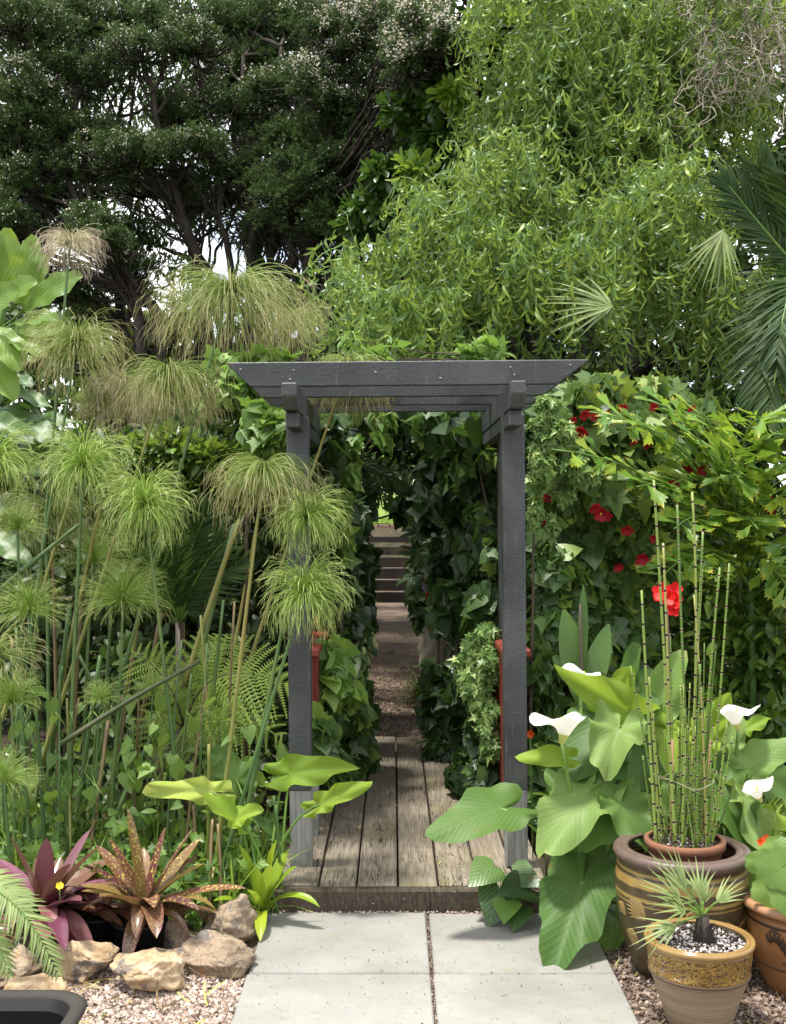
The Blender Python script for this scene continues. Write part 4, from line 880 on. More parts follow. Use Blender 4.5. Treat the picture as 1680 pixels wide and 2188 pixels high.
# palm frond in the corner
def frond(parent, pts, n, L, w, mat, nrm, droop=.5, ang=55, name='frond', tipf=.35, rach=.004, start=.12, stem='stalk_green', v_up=.35):
    pts = A_(pts, float); k = len(pts); s = np.linspace(0, k - 1, 60); P = np.stack([np.interp(s, np.arange(k), pts[:, i]) for i in range(3)], -1); tn = norm(np.gradient(P, axis=0)); gg = Geo()
    for i in range(n):
        t = start + (1 - start) * i / (n - 1); j = min(int(t * 59), 59); R = basis(tn[j], nrm)
        ln = L * (math.sin(PI * min(1, .18 + .82 * t)) ** .7 * (1 - tipf) + tipf * .6) * rng.uniform(.9, 1.08)
        for sd in (-1, 1):
            a = math.radians(ang * (1 - .45 * t) + rng.normal() * 3); d = R @ A_([sd * math.sin(a), math.cos(a), v_up * .5 + .06 * rng.normal()])
            gg.inst(blade(5, 1, lambda q: min(1, .35 + q * 3) * (1 - q ** 2.2) + .02, w / ln, .3, droop * rng.uniform(.6, 1.4)), basis(d, R[:, 2])[None], P[j][None], [ln])
    o = part(name, gg, M[mat], parent); part('rachis', tube(P[::6], np.linspace(rach * 1.6, rach * .5, len(P[::6])), 6), M[stem], o); return o
cyc = thing('cycad', 'small palm with feathery arching fronds entering at the lower left edge', 'palm', (-1.25, 3.5, .1))
frond(cyc, bez(D(-60, 1880, 3.5), D(50, 1905, 3.45), D(122, 2078, 3.42), 8), 30, .12, .009, 'palm_pale', A_([.2, -.5, 1]), .5, 62, rach=.003)
frond(cyc, bez(D(-60, 1870, 3.6), D(20, 1870, 3.6), D(60, 1960, 3.55), 8), 26, .10, .009, 'palm_pale', A_([0, -.5, 1]), .5, 60, rach=.003)
frond(cyc, bez(D(-80, 1900, 3.45), D(-20, 1960, 3.42), D(20, 2080, 3.4), 8), 26, .10, .009, 'palm_pale', A_([0, -.5, 1]), .5, 60, rach=.003)
# ------------------------------------------------------------------ papyrus
def umbel(parent, c, r, n, mat, mode, droop=1.0, w=.0022, axis=(0, 0, 1), seed=0):
    """n thread-like rays; mode 'mop' arches over and hangs, 'brush' stands up and spreads"""
    gg = Geo(); rg = np.random.default_rng(seed); ax = norm(A_(axis, float)); 
    for i in range(n):
        a = rg.uniform(0, 2 * PI); ln = r * rg.uniform(.75, 1.15) * (1.5 if mode == 'mop' else 1.1); K = 9; h = A_([math.cos(a), math.sin(a), 0]); cv = rg.normal(size=3) * .09
        if mode == 'mop': e0 = math.radians(rg.uniform(-10, 48 if r > .17 else 66) if rg.random() > .18 else rg.uniform(-55, 0)); e1 = math.radians(-rg.uniform(55, 92)); g_ = droop * rg.uniform(.62, 1.12)
        if mode == 'mop' and mat == 'u_green': e0 = math.radians(rg.uniform(-35, 82)); e1 = e0 - math.radians(rg.uniform(50, 115)); g_ = 1.0
        if mode != 'mop': e0 = math.radians(rg.uniform(-5, 88)); e1 = e0 - math.radians(rg.uniform(20, 60)); g_ = 1.0
        p = A_(c).copy(); pts = [p.copy()]
        for q in range(K):
            t_ = min(1, ((q + .5) / K) * g_); el = e0 + (e1 - e0) * (t_ ** (1.2 if r > .17 else 1.7)); d = norm(h * math.cos(el) + A_([0, 0, math.sin(el)]) + cv * (q / K) + (ax - A_([0, 0, 1])) * .25); p = p + d * ln / K; pts.append(p.copy())
        wd = np.linspace(w * 1.25, w * .55, K + 1); gg.add(ribbon(pts, wd, norm(rg.normal(size=3)), .2, 1))
        if rg.random() < .55:
            for sd in (-1, 1):
                d2 = norm(d + rg.normal(size=3) * .35); e2 = [pts[-2], pts[-2] + d2 * ln * .12, pts[-2] + norm(d2 + A_([0, 0, -.5 * droop])) * ln * .24]; tt = ribbon(e2, w * .5, norm(rg.normal(size=3)), .2, 1); tt[3][:, 1] = .9; gg.add(tt)
    o = part('umbel', gg, M[mat], parent, kind='stuff')
    hb = Geo()
    for i in range(26):
        a = rg.uniform(0, 2 * PI); e = math.radians(rg.uniform(20, 85)); d = norm(A_([math.cos(a) * math.cos(e), math.sin(a) * math.cos(e), math.sin(e)]) + (ax - A_([0, 0, 1])) * .5)
        hb.add(tube([A_(c), A_(c) + d * r * .16], [.0028, .0016], 4))
    part('umbel_hub', hb, M['stem_yellow'], o, kind='stuff')
def papyrus(label, cx, cy, Z, rpx, n, mat, mode, bx_, by_, Zb=None, stem='stem_green', droop=1.0, w=.0022, bend=0, sr=.0085, seed=0):
    Zb = Zb or Z; c = D(cx, cy, Z); b = D(bx_, by_, Zb); r = rpx * Z / 2450
    # carry the stem down to the ground along its own line
    if b[2] > 0.02: b = c + (b - c) * (c[2] - 0.0) / (c[2] - b[2])
    t = thing('papyrus', label, 'papyrus', (b[0], b[1], 0), 'papyrus stalks in the bed left of the arbour')
    m = (c + b) / 2 + A_([bend, 0, 0]); pts = bez(b, m, c, 12); part('stem', tube(pts, np.linspace(sr * 1.25, sr * .6, 13), 8), M[stem], t)
    ax = norm(pts[-1] - pts[-2]); umbel(t, c, r, n, M and mat, mode, droop, w, ax, seed)
# Z, mop radius in px
PP = [
 ('tall papyrus with a dry straw coloured mop above the large leaves', 150, 520, 4.9, 68, 230, 'u_dry', 'mop', 85, 1250, 'stem_green', 1.25),
 ('papyrus with the widest olive mop, high above the left end of the beam', 492, 618, 5.0, 165, 420, 'u_olive', 'mop', 372, 1040, 'stem_green', 1.1),
 ('papyrus with a greenish straw mop under the dry topmost one', 165, 735, 4.8, 105, 330, 'u_olive', 'mop', 85, 1250, 'stem_green', 1.15),
 ('papyrus with a faded mop on a pale stem between the two olive mops', 268, 838, 5.0, 90, 260, 'u_dry', 'mop', 235, 985, 'stem_yellow', 1.15),
 ('papyrus with a small tousled mop on a yellowish stem', 210, 855, 4.9, 62, 180, 'u_olive', 'mop', 168, 990, 'stem_yellow', 1.2),
 ('papyrus on a thick yellow stem, brown mop hanging left of the beam end', 362, 795, 4.85, 120, 330, 'u_olive', 'mop', 285, 1030, 'stem_yellow', 1.35),
 ('papyrus with a fresh green mop in front of the big leaves, dark straight stem', 180, 995, 4.6, 92, 330, 'u_green', 'mop', 155, 1580, 'stem_green', 1.0),
 ('papyrus with a bright green mop on a stem leaning right as it descends', 310, 1080, 4.55, 92, 340, 'u_green', 'mop', 372, 1640, 'stem_green', 1.0),
 ('papyrus with a drooping straw tipped mop just left of the left post', 565, 1000, 4.45, 120, 240, 'u_olive', 'mop', 480, 1700, 'stem_yellow', 1.25),
 ('papyrus with a lime mop overlapping the left post at mid height', 655, 1105, 4.42, 82, 260, 'u_green', 'mop', 540, 1700, 'stem_green', 1.05),
 ('papyrus with the lower lime mop overlapping the left post', 650, 1268, 4.38, 92, 280, 'u_green', 'mop', 525, 1690, 'stem_green', 1.0),
 ('papyrus with an upright brush like green head above the fern', 263, 1285, 4.7, 100, 360, 'u_green', 'brush', 248, 1500, 'stem_green', .9),
 ('papyrus with a dense green brush head at the left, low in the clump', 62, 1310, 4.6, 85, 300, 'u_green', 'brush', 80, 1600, 'stem_green', .9),
 ('papyrus with a small green brush head beside the left frame edge', 37, 1130, 4.7, 62, 240, 'u_green', 'brush', 45, 1600, 'stem_green', .9),
 ('papyrus with a mop half cut off by the left frame edge', -12, 985, 4.6, 95, 260, 'u_green', 'mop', -20, 1600, 'stem_green', 1.0),
 ('low papyrus with a light green brush head near the ground cover', 26, 1500, 4.5, 72, 260, 'u_green', 'brush', 30, 1750, 'stem_green', .8),
 ('young papyrus with a narrow upright tuft left of the leaning broken stalk', 216, 1496, 4.6, 46, 140, 'u_green', 'brush', 205, 1750, 'stem_green', .4),
 ('young papyrus with a narrow upright tuft behind the leaning broken stalk', 328, 1478, 4.75, 42, 120, 'u_green', 'brush', 322, 1750, 'stem_green', .4),
 ('short papyrus with a sparse open head before the dark shrub', 468, 1545, 4.7, 56, 80, 'u_green', 'mop', 460, 1750, 'stem_green', .7),
 ('papyrus with an old straw mop hanging through the arbour rafters', 745, 778, 5.05, 105, 330, 'u_olive', 'mop', 640, 1100, 'stem_yellow', 1.5),
 ('papyrus with a yellowish flat head at the left frame edge', -10, 1395, 4.4, 88, 120, 'u_olive', 'mop', -10, 1700, 'stem_green', .8),
 ('papyrus with a pale olive mop behind the widest one', 625, 690, 5.6, 75, 240, 'u_olive', 'mop', 560, 1050, 'stem_yellow', 1.2),
 ('low papyrus with a green brush head in the bottom of the left clump', 10, 1670, 4.35, 75, 200, 'u_green', 'brush', 20, 1780, 'stem_green', .8),
 ('papyrus with a fading head tucked between the taller stems', 110, 1095, 5.1, 90, 220, 'u_olive', 'mop', 120, 1500, 'stem_brown', 1.2),
 ('papyrus with a soft green head behind the leaning stalks', 200, 1200, 5.1, 85, 240, 'u_green', 'brush', 190, 1500, 'stem_green', 1.0),
]
for i, (lb, cx, cy_, Z, r, n, mt, mode, bx_, by_, stm, dr) in enumerate(PP):
    papyrus(lb, cx, cy_, Z, r * (.80 if mode == 'mop' else .9), int(n * 1.7), mt, mode, bx_, by_, None, stm, dr, (.0024 if r > 80 else .0018) if mode == 'mop' else .0015, rng.normal() * .02, .0085 if r > 60 else .005, i)
cl = thing('papyrus_clump', 'bare and broken papyrus stalks standing among the left clump', 'papyrus', (-1.2, 4.9, 0))
for (x0, y0, x1, y1, Z, m, r) in ((130, 1590, 428, 1412, 4.45, 'stem_olive', .0095), (395, 1460, 512, 1110, 4.9, 'stem_yellow', .011), (330, 1760, 500, 1120, 5.0, 'stem_green', .010), (155, 1640, 175, 1290, 5.0, 'stem_brown', .009),
    (275, 1700, 345, 1310, 5.1, 'stem_brown', .011), (200, 1760, 232, 1540, 4.6, 'stem_brown', .009), (90, 1760, 150, 1290, 5.0, 'stem_green', .011), (0, 1260, 170, 1120, 4.7, 'stem_green', .009), (225, 1760, 300, 1300, 5.2, 'stem_yellow', .008),
    (445, 1830, 447, 1590, 4.5, 'stem_yellow', .007), (460, 1800, 476, 1690, 4.5, 'stem_yellow', .007), (245, 1750, 330, 1560, 4.7, 'stem_green', .009), (60, 1780, 35, 1340, 4.6, 'stem_green', .008), (165, 1770, 215, 1400, 4.8, 'stem_green', .010),
    (415, 1800, 413, 1720, 4.5, 'stem_brown', .007), (450, 1880, 455, 1750, 4.2, 'stem_brown', .007), (470, 1900, 466, 1760, 4.2, 'stem_brown', .006), (300, 1690, 170, 1400, 5.0, 'stem_green', .008), (130, 1745, 60, 1545, 4.7, 'stem_green', .008),
    (345, 1750, 350, 1400, 5.0, 'stem_brown', .008), (105, 1750, 100, 1180, 5.1, 'stem_green', .009), (600, 1860, 590, 1720, 4.35, 'stem_green', .006), (575, 1860, 585, 1700, 4.4, 'stem_green', .006), (215, 1690, 240, 1150, 5.3, 'stem_green', .008)) + tuple((x_ + random.uniform(-20, 20), 1790, x_ + random.uniform(-40, 90), random.uniform(1250, 1560), random.uniform(4.5, 5.2), random.choice(['stem_green', 'stem_green', 'stem_yellow', 'stem_brown']), random.uniform(.004, .007)) for x_ in range(20, 540, 20)):
    a = D(x0, y0, Z); b = D(x1, y1, Z + rng.uniform(-.1, .2)); m_ = (a + b) / 2 + rnd(1, .012)[0]
    # THIN
    if a[2] < .5: a = b + (a - b) * (b[2] / (b[2] - a[2]))
    part('stalk', tube(bez(a, m_, b, 8), np.linspace(r * 1.1, r * .85, 9), 8), M[m], cl)

# ------------------------------------------------------------------ leaf templates
IV = [(0, 0), (.14, -.13), (.36, -.08), (.50, .04), (.40, .20), (.55, .46), (.30, .50), (.15, .76), (0, 1)]
IV2 = [(0, 0), (.20, -.16), (.44, -.08), (.55, .14), (.46, .40), (.26, .70), (0, 1)]
IV3 = [(0, .02), (.2, -.12), (.46, -.1), (.28, .14), (.56, .42), (.22, .42), (.1, .7), (0, 1)]
T_ivy = [fan(IV, .22, .5, 0, .02, (0, .22), 1), fan(IV2, .18, .5, .2, .02, (0, .25), 2), fan(IV, .3, .3, 0, .03, (0, .25), 3), fan(IV2, .1, .7, .3, .03, (0, .25), 4)]
T_ivs = [fan(IV3, .3, .4, 0, .03, (0, .2), 5), fan(IV3, .15, .6, 0, .04, (0, .2), 6)]
MP = [(0, 0), (.12, -.16), (.38, -.20), (.34, -.04), (.62, .08), (.44, .22), (.40, .30), (.66, .62), (.40, .58), (.24, .56), (.20, .74), (0, 1.05)]
T_map = [fan(MP, .2, .5, .1, .03, (0, .2), 7), fan(MP, .3, .8, .1, .03, (0, .2), 8), fan(MP, .12, .3, .2, .03, (0, .2), 9)]
FT = [(0, 0), (.09, .35), (.24, .70), (.40, .86), (.28, .87), (.30, .98), (.17, .93), (.15, 1.06), (.04, .97), (-.04, 1.12), (-.12, .96), (-.22, 1.03), (-.22, .90), (-.36, .92), (-.24, .66), (-.08, .33)]
FT = [(x * .56, y) for x, y in FT]  # FTN
T_fish = [fan(FT, .3, c, 0, .02, (0, .45), 10 + i, half=False) for i, c in enumerate((.2, .6, -.2))]
ov = lambda t: math.sin(PI * min(1, t * .93 + .035)) ** .75
ob = lambda t: (math.sin(PI * min(1, .08 + t * .86)) ** .7) * (.55 + .75 * t)
T_ov = [blade(4, 1, ov, .42, .3, c) for c in (.3, .8, -.2)]
T_ob = [blade(4, 1, ob, .40, .3, c) for c in (.2, .6, -.3)]
T_lan = [blade(5, 1, ov, .2, .3, c) for c in (.3, .9, 1.4)]
T_heart = [fan([(0, 0), (.18, -.14), (.40, -.04), (.44, .2), (.30, .55), (.12, .85), (0, 1)], .2, c, .1, .02, (0, .25), 20 + i) for i, c in enumerate((.4, .8))]
T_will = [blade(6, 0, lambda t: max(.08, math.sin(PI * min(1, t * .9 + .06)) ** .7), .15, .35, cu, yaw=ya, roll=ro) for cu, ya, ro in ((.9, .9, 1.6), (1.6, -.6, -2.2), (2.6, .4, 2.8), (.5, -1.3, 1.5), (1.2, 1.4, -2.6), (-.9, 1.0, 2.4), (3.2, -.5, 1.2))]
# tea tree sprig: a twig with needle leaves
def sprig(seed):
    r = random.Random(seed); gg = Geo(); nb = 16
    for i in range(nb):
        t = (i + .5) / nb; a = r.uniform(0, 2 * PI); d = A_([math.cos(a) * .7, .75 - .2 * t, math.sin(a) * .7]); v, l, c, u = blade(1, 0, lambda q: 1 - q * .75, .26, .2, .2)
        gg.inst((v, l, c, u), basis(d, A_([r.gauss(0, 1), r.gauss(0, 1), 1]))[None], A_([[0, t * .8, 0]]), [r.uniform(.26, .40)])
    return gg.t()
T_spr = [sprig(i) for i in range(4)]
T_bl = [(lambda t: t)((A_([(0, 0, .1)] + [(math.cos(a) * (.5 if i % 2 else .28), math.sin(a) * (.5 if i % 2 else .28), 0) for i, a in enumerate(np.arange(10) * 2 * PI / 10)]),) + faces([(0, 1 + i, 1 + (i + 1) % 10) for i in range(10)]) + (np.zeros((11, 2)),))]

def limb(p0, p1, r0, r1, sag=.1, n=8, wob=.06):
    p0 = A_(p0, float); p1 = A_(p1, float); L = np.linalg.norm(p1 - p0); m = (p0 + p1) / 2 + A_([0, 0, -sag * L]); P = bez(p0, m, p1, n); P[1:-1] += rnd(n - 1, wob * L / n); return tube(P, np.linspace(r0, r1, n + 1), 6)
def dirs_hang(N, out=.4, jit=.3): return norm(N * A_([out, out, out * .3]) + A_([0, 0, -1]) + rnd(len(N), jit))
def dirs_out(N, jit=.4, down=.15): return norm(N + rnd(len(N), jit) + A_([0, 0, -down]))
# ------------------------------------------------------------------ tea trees (upper left)
def teatree(label, trunks, pads, dens, white):
    x, y, Z = trunks[0][0]; b = D(x, y, Z); b[2] = -.05; tr = thing('tea_tree', label, 'tree', b); tg = Geo(); tp = []
    for tk in trunks:
        P = A_([D(*q) for q in tk]); P[0][2] = -.1; K = 14; s = np.linspace(0, len(P) - 1, K); Q = np.stack([np.interp(s, np.arange(len(P)), P[:, i]) for i in range(3)], -1); Q[1:-1] += rnd(K - 2, .03); tp.append(Q)
        part('trunk', tube(Q, np.linspace(.075, .02, K) * rng.uniform(.7, 1.2), 8), M['bark'], tr)
    lg = Geo(); allp = np.concatenate(tp)
    SP = []; 
    for (px, py, rx, ry, Z, wh) in pads:
        c, r = pad(px, py, rx, ry, Z, .5); dd = np.linalg.norm(allp - c, axis=1) + np.where(allp[:, 2] > c[2] - .25, 4, 0); j = int(np.argmin(dd)); lg.add(limb(allp[j], c, .026, .010, .06))
        for q in range(16):
            u = norm(rng.normal(size=3) * A_([1, .7, .5])); e = c + u * r * .9; mid = c + u * r * .45 + A_([0, 0, -.15]); lg.add(tube(bez(c + A_([0, 0, -.1]), mid, e, 4), np.linspace(.014, .004, 5), 4, False))
            for q2 in range(2): lg.add(tube([mid, mid + (e - mid) * .7 + rnd(1, .12)[0]], [.007, .003], 3, False))
        SP.append(((c, r), wh))
    tops_ = [D(p_[0] + rng.normal() * p_[2] * .5, p_[1] + p_[3] * .5, p_[4] + rng.uniform(0, .6)) for p_ in pads for _ in range(4)]
    for e in tops_:
        dd = np.linalg.norm((allp - e) * A_([1, 1, .5]), axis=1) + np.where(allp[:, 2] > e[2] - .5, 4, 0); st_ = allp[int(np.argsort(dd)[rng.integers(0, 3)])]; lg.add(limb(st_, e, .02, .006, .07, 8, .10))
        for q in range(3): f0 = st_ + (e - st_) * rng.uniform(.3, .8); lg.add(limb(f0, f0 + (e - st_) * .35 + rnd(1, .25)[0], .008, .003, .0, 4))
    part('limb', lg, M['bark'], tr, kind='stuff')
    P = []; DN = []; pb = []; nb = []; bg = Geo()
    for (p, wh) in SP:
        for (c, r) in subpads(p, 10, .34):
            nbr = 13
            for q in range(nbr):
                u = norm(rng.normal(size=3) * A_([1.1, 1, .7]) + A_([0, -.25, .35])); e0 = c + u * r * .25; e1 = c + u * r * rng.uniform(.9, 1.55) + A_([0, 0, rng.uniform(-.05, .06)]); k = int(np.linalg.norm(r) * dens * .0085)
                t = rng.random((k, 1)) ** .75; base = e0 + (e1 - e0) * t + A_([0, 0, -.10]) * np.linalg.norm(e1 - e0) * t ** 2; P.append(base + rnd(k, .045 * (1.15 - t.mean()))); DN.append(norm(norm(e1 - e0) + rnd(k, .55) + A_([0, 0, .15])))
                if wh > 0 and u[2] > .0 and rng.random() < min(1, .45 + wh * .3):
                    m = rng.poisson(12 * min(wh, 2.6)); t2 = rng.uniform(.35, 1.05, (m, 1)); pb.append(e0 + (e1 - e0) * t2 + A_([0, 0, -.10]) * np.linalg.norm(e1 - e0) * t2 ** 2 + rnd(m, .03) + A_([0, -.02, .02])); nb.append(np.repeat(u[None], m, 0))
                if rng.random() < .5: bg.add(tube([e0, (e0 + e1) / 2, e1 - A_([0, 0, .03])], [.006, .004, .002], 3, False))
    P = np.concatenate(P); DN = np.concatenate(DN); print(label, len(P))
    leaves(tr, 'foliage', T_spr, P, DN, rnd(len(P)) + A_([0, 0, .6]), rng.uniform(.05, .095, len(P)), M['tea'], 0, 'foliage'); part('branchlet', bg, M['bark'], tr, kind='stuff')
    if pb:
        pb = np.concatenate(pb); nb = np.concatenate(nb); leaves(tr, 'blossom', T_bl, pb, rnd(len(pb)), nb + rnd(len(pb), .5) + A_([0, -.5, .2]), rng.uniform(.012, .028, len(pb)), M['blossom'], 0, 'blossom'); print('bl', len(pb))
teatree('dark tea tree with many fanning trunks in the middle of the grove', [[(470, 1400, 12), (500, 640, 12), (470, 430, 12), (430, 150, 12.2)], [(560, 1400, 12.2), (560, 640, 12.2), (590, 430, 12.2), (600, 100, 12.4)], [(520, 1400, 12), (530, 620, 12), (540, 400, 12.1), (520, 120, 12.3)], [(600, 1400, 12), (606, 620, 11.9), (640, 430, 11.9), (650, 160, 12)], [(500, 1400, 12), (440, 620, 12), (380, 420, 12), (330, 200, 12)], [(480, 1400, 12.4), (470, 640, 12.4), (400, 500, 12.4), (250, 250, 12.5)]],
 [(330, 40, 130, 55, 12.5, .5), (300, 110, 110, 45, 12, .8), (420, 95, 90, 45, 11.9, .9), (500, 40, 120, 55, 13, .3), (610, 50, 110, 70, 13, .05), (570, 150, 120, 60, 13, .05), (600, 190, 80, 40, 12, .8), (500, 215, 110, 45, 12, .6), (560, 90, 120, 80, 13.4, .05), (480, 150, 90, 50, 13, .1),
  (300, 335, 150, 42, 11.8, .9), (420, 318, 100, 45, 11.6, .9), (500, 360, 80, 45, 12, .1), (620, 430, 120, 55, 11.6, .0), (560, 290, 70, 40, 12.4, .05), (240, 300, 90, 40, 12.5, .2), (400, 240, 110, 35, 12.8, .1), (650, 290, 90, 50, 12.8, 0), (450, 420, 110, 40, 12.9, 0), (560, 360, 90, 60, 13, 0), (320, 400, 130, 30, 13, 0), (600, 500, 90, 45, 12.6, 0)], 4600, 1)
teatree('tea tree at the left edge with blossom on its upper sprays', [[(340, 1400, 11.8), (350, 690, 11.8), (240, 560, 11.8), (120, 330, 12), (60, 60, 12)], [(330, 1400, 11.7), (300, 640, 11.7), (200, 480, 11.9), (160, 200, 12.1)]],
 [(40, 40, 110, 50, 12, .9), (190, 50, 110, 60, 12.5, .7), (110, 100, 110, 50, 12.3, .8), (60, 190, 90, 75, 11.8, .8), (180, 150, 100, 45, 12.2, .6), (120, 265, 110, 40, 12, .15), (40, 285, 80, 55, 11.9, .5), (170, 350, 120, 42, 12, .5), (70, 345, 90, 45, 12.2, .1), (40, 395, 60, 50, 11.8, .6), (10, 465, 70, 65, 11.6, .3), (200, 480, 80, 32, 11.2, .5), (245, 520, 70, 32, 11.2, .2), (120, 440, 90, 40, 12.4, 0), (60, 520, 80, 40, 12.2, 0), (150, 620, 140, 40, 12.6, 0), (270, 570, 60, 26, 12, 0)], 4600, 1)
teatree('tea tree with the heaviest white blossom beside the willow', [[(640, 1400, 11.8), (650, 620, 11.8), (690, 430, 11.7), (720, 200, 11.6), (760, 60, 11.5)], [(660, 1400, 11.9), (700, 600, 11.9), (780, 480, 11.9), (830, 300, 11.8)]],
 [(690, 40, 80, 60, 11.5, 2.2), (740, 95, 110, 55, 11.3, 2.4), (680, 150, 70, 50, 11.4, 1.8), (800, 70, 100, 60, 11.3, 2.2), (870, 110, 90, 50, 11.3, 2.2), (900, 70, 85, 45, 9.25, 2.4), (880, 140, 70, 40, 9.3, 1.8), (945, 110, 45, 30, 9.1, 2.0), (720, 215, 100, 50, 11.4, 1.0), (810, 170, 80, 50, 11.4, .8), (640, 305, 100, 60, 11.8, .1), (690, 365, 110, 55, 11.6, .2), (720, 410, 110, 70, 11.5, .2), (780, 350, 90, 65, 11.5, .1), (830, 390, 80, 55, 11.6, .1), (700, 485, 90, 45, 11.6, 0), (760, 490, 100, 42, 12, 0), (760, 270, 90, 50, 11.7, .1), (840, 260, 90, 60, 11.8, .1), (880, 330, 70, 60, 11.9, 0)], 4600, 1)
# ------------------------------------------------------------------ broad-leaved and willow trees (upper right)
def tree(name, label, base, trunks, pads, n, tm, mat, s0, s1, mode='out', nparts=0, nsub=8, frac=.42, shell=.25, trunk_r=.1, cat='tree', group=None, top=.3, twigs=6, bk='bark', pname='leaf'):
    b = A_(base, float); tr = thing(name, label, cat, b, group); tp = []
    for P in trunks:
        P = A_(P, float); K = 12; s = np.linspace(0, len(P) - 1, K); Q = np.stack([np.interp(s, np.arange(len(P)), P[:, i]) for i in range(3)], -1); Q[1:-1] += rnd(K - 2, trunk_r * .25); tp.append(Q)
        part('trunk' if cat == 'tree' else 'stem', tube(Q, np.linspace(trunk_r, trunk_r * .3, K), 8), M[bk], tr)
    allp = np.concatenate(tp); lg = Geo(); subs = []
    for p in pads:
        c, r = p; dd = np.linalg.norm(allp - c, axis=1) + np.where(allp[:, 2] > c[2], 2, 0); j = int(np.argmin(dd)); lg.add(limb(allp[j], c, trunk_r * .4, trunk_r * .15, .03))
        for q in range(twigs):
            u = norm(rng.normal(size=3)); lg.add(limb(c, c + u * r * .95, trunk_r * .13, trunk_r * .04, .05, 4))
        subs += subpads(p, nsub, frac)
    part('limb' if cat == 'tree' else 'branch', lg, M[bk], tr, kind='stuff'); P, N = scatter(subs, n, shell, top); k = len(P)
    ok = P[:, 2] > .02; P = P[ok]; N = N[ok]; k = len(P)
    if mode == 'hang': d = dirs_hang(N, .5, .45); nn = N + rnd(k, .5) + A_([0, -.3, .4])
    elif mode == 'ivy': d = norm(A_([0, 0, -.8]) + rnd(k, .55) + N * .2); nn = N + A_([0, -.1, .35]) + rnd(k, .35)
    else: d = dirs_out(N, .5); nn = A_([0, 0, .8]) + N * .5 + rnd(k, .4)
    leaves(tr, pname, tm, P, d, nn, rng.uniform(s0, s1, k), M[mat], nparts); return tr
WP = [(1100, 60, 110, 70, 9), (1230, 60, 130, 80, 9), (1350, 60, 120, 80, 9), (1480, 100, 110, 80, 9.2), (1150, 180, 130, 80, 8.6), (1300, 170, 130, 80, 8.6), (1430, 190, 120, 80, 8.8), (1550, 240, 90, 80, 9.2), (1650, 60, 90, 80, 9.4), (1075, 270, 90, 65, 8.8), (1200, 285, 120, 65, 8.4), (1350, 300, 120, 70, 8.4),
 (1105, 390, 105, 48, 8.0), (1400, 430, 120, 55, 7.9), (1000, 440, 85, 55, 8), (1130, 470, 150, 60, 7.7), (1300, 500, 140, 65, 7.6), (930, 520, 100, 50, 7.7), (1440, 560, 100, 60, 7.7), (1050, 580, 130, 65, 7.4), (1200, 600, 120, 55, 7.3), (860, 600, 120, 50, 7.4), (780, 570, 60, 50, 7.6), (980, 660, 140, 50, 7.2), (1340, 620, 90, 50, 7.4), (800, 675, 85, 42, 7.2), (1550, 640, 70, 45, 8), (1500, 710, 90, 45, 7.8), (1590, 760, 50, 38, 7.8), (900, 700, 90, 40, 7.3)]
wt_ = tree('curly_willow', 'large curly leaved willow with hanging twisted green foliage above the arbour', D(1250, 1500, 9.0) * A_([1, 1, 0]), [[D(1250, 1560, 9) * A_([1, 1, 0]), D(1240, 700, 9), D(1220, 300, 9), D(1200, 60, 9.2)], [D(1260, 1560, 9) * A_([1, 1, 0]), D(1330, 650, 8.8), D(1420, 300, 9), D(1460, 50, 9.2)], [D(1240, 1560, 9) * A_([1, 1, 0]), D(1120, 700, 8.6), D(980, 540, 8.2)]],
  [pad(*p, .55) for p in WP], 1300, T_will, 'willow', .09, .14, 'hang', 0, 10, .36, .35, .13, top=.1, twigs=5, pname='inner')
WS = []; WD = []; WN = []; sg = Geo()
for p in WP:
    c, r = pad(*p, .5); r = r * A_([.80, 1, .82]); c = c + A_([0, rng.uniform(-.7, .4), 0])
    for i in range(int(p[2] * p[3] / (122 if p[1] < 560 else 150))):
        u = rng.normal(size=3) * A_([1, 1, .8]) + A_([0, -.5, .75]); u = norm(u); q = c + u * r * rng.uniform(.55, 1.05); d = norm(u * A_([1, 1, .6]) + A_([0, 0, .35]) + rnd(1, .3)[0]); L = rng.uniform(.35, .8); K = 17; P_ = [q]
        for k in range(K):
            d = norm(d + A_([0, 0, -.30]) + rng.normal(size=3) * .26); q = q + d * L / K; P_.append(q)
            for _ in range(1 if k < 3 else (2 if rng.random() < .25 else 1)): WS.append(q); ld = norm(A_([0, 0, -.95]) + d * .4 + rng.normal(size=3) * .36); WD.append(ld); WN.append(u + rng.normal(size=3) * .6 + A_([0, -.4, .4]))
        if rng.random() < .5: sg.add(tube(P_[::2], np.linspace(.0035, .0015, len(P_[::2])), 3, False))
WS = A_(WS); leaves(wt_, 'leaf', T_will, WS, A_(WD), A_(WN), rng.uniform(.08, .14, len(WS)), M['willow'], 300, 'hanging_foliage'); part('hanging_twig', sg, M['stalk_green'], wt_, kind='stuff')
print('willow', len(WS))
tw_g = Geo()
def curlytwig(p, d, L, r, wig=.5, n=14):
    d = A_(d, float); P = [A_(p)]
    for i in range(n): d = norm(d + rng.normal(size=3) * wig * .6 + A_([0, 0, -.07])); P.append(P[-1] + d * L / n)
    return tube(P, np.linspace(r, r * .4, n + 1), 4, False)
for i in range(170):
    p = pad(*WP[rng.integers(0, len(WP))], .5); u = norm(rng.normal(size=3) + A_([0, -1, .3])); tw_g.add(curlytwig(p[0] + u * p[1] * .6, norm(u + A_([0, 0, -.3])), rng.uniform(.3, .6), .004))
part('twisted_twig', tw_g, M['stalk_green'], wt_, kind='stuff')
bt = thing('bare_willow', 'bare pale twisted willow branches tangled at the top right corner', 'tree', D(1640, 1500, 8.6) * A_([1, 1, 0])); bg_ = Geo()
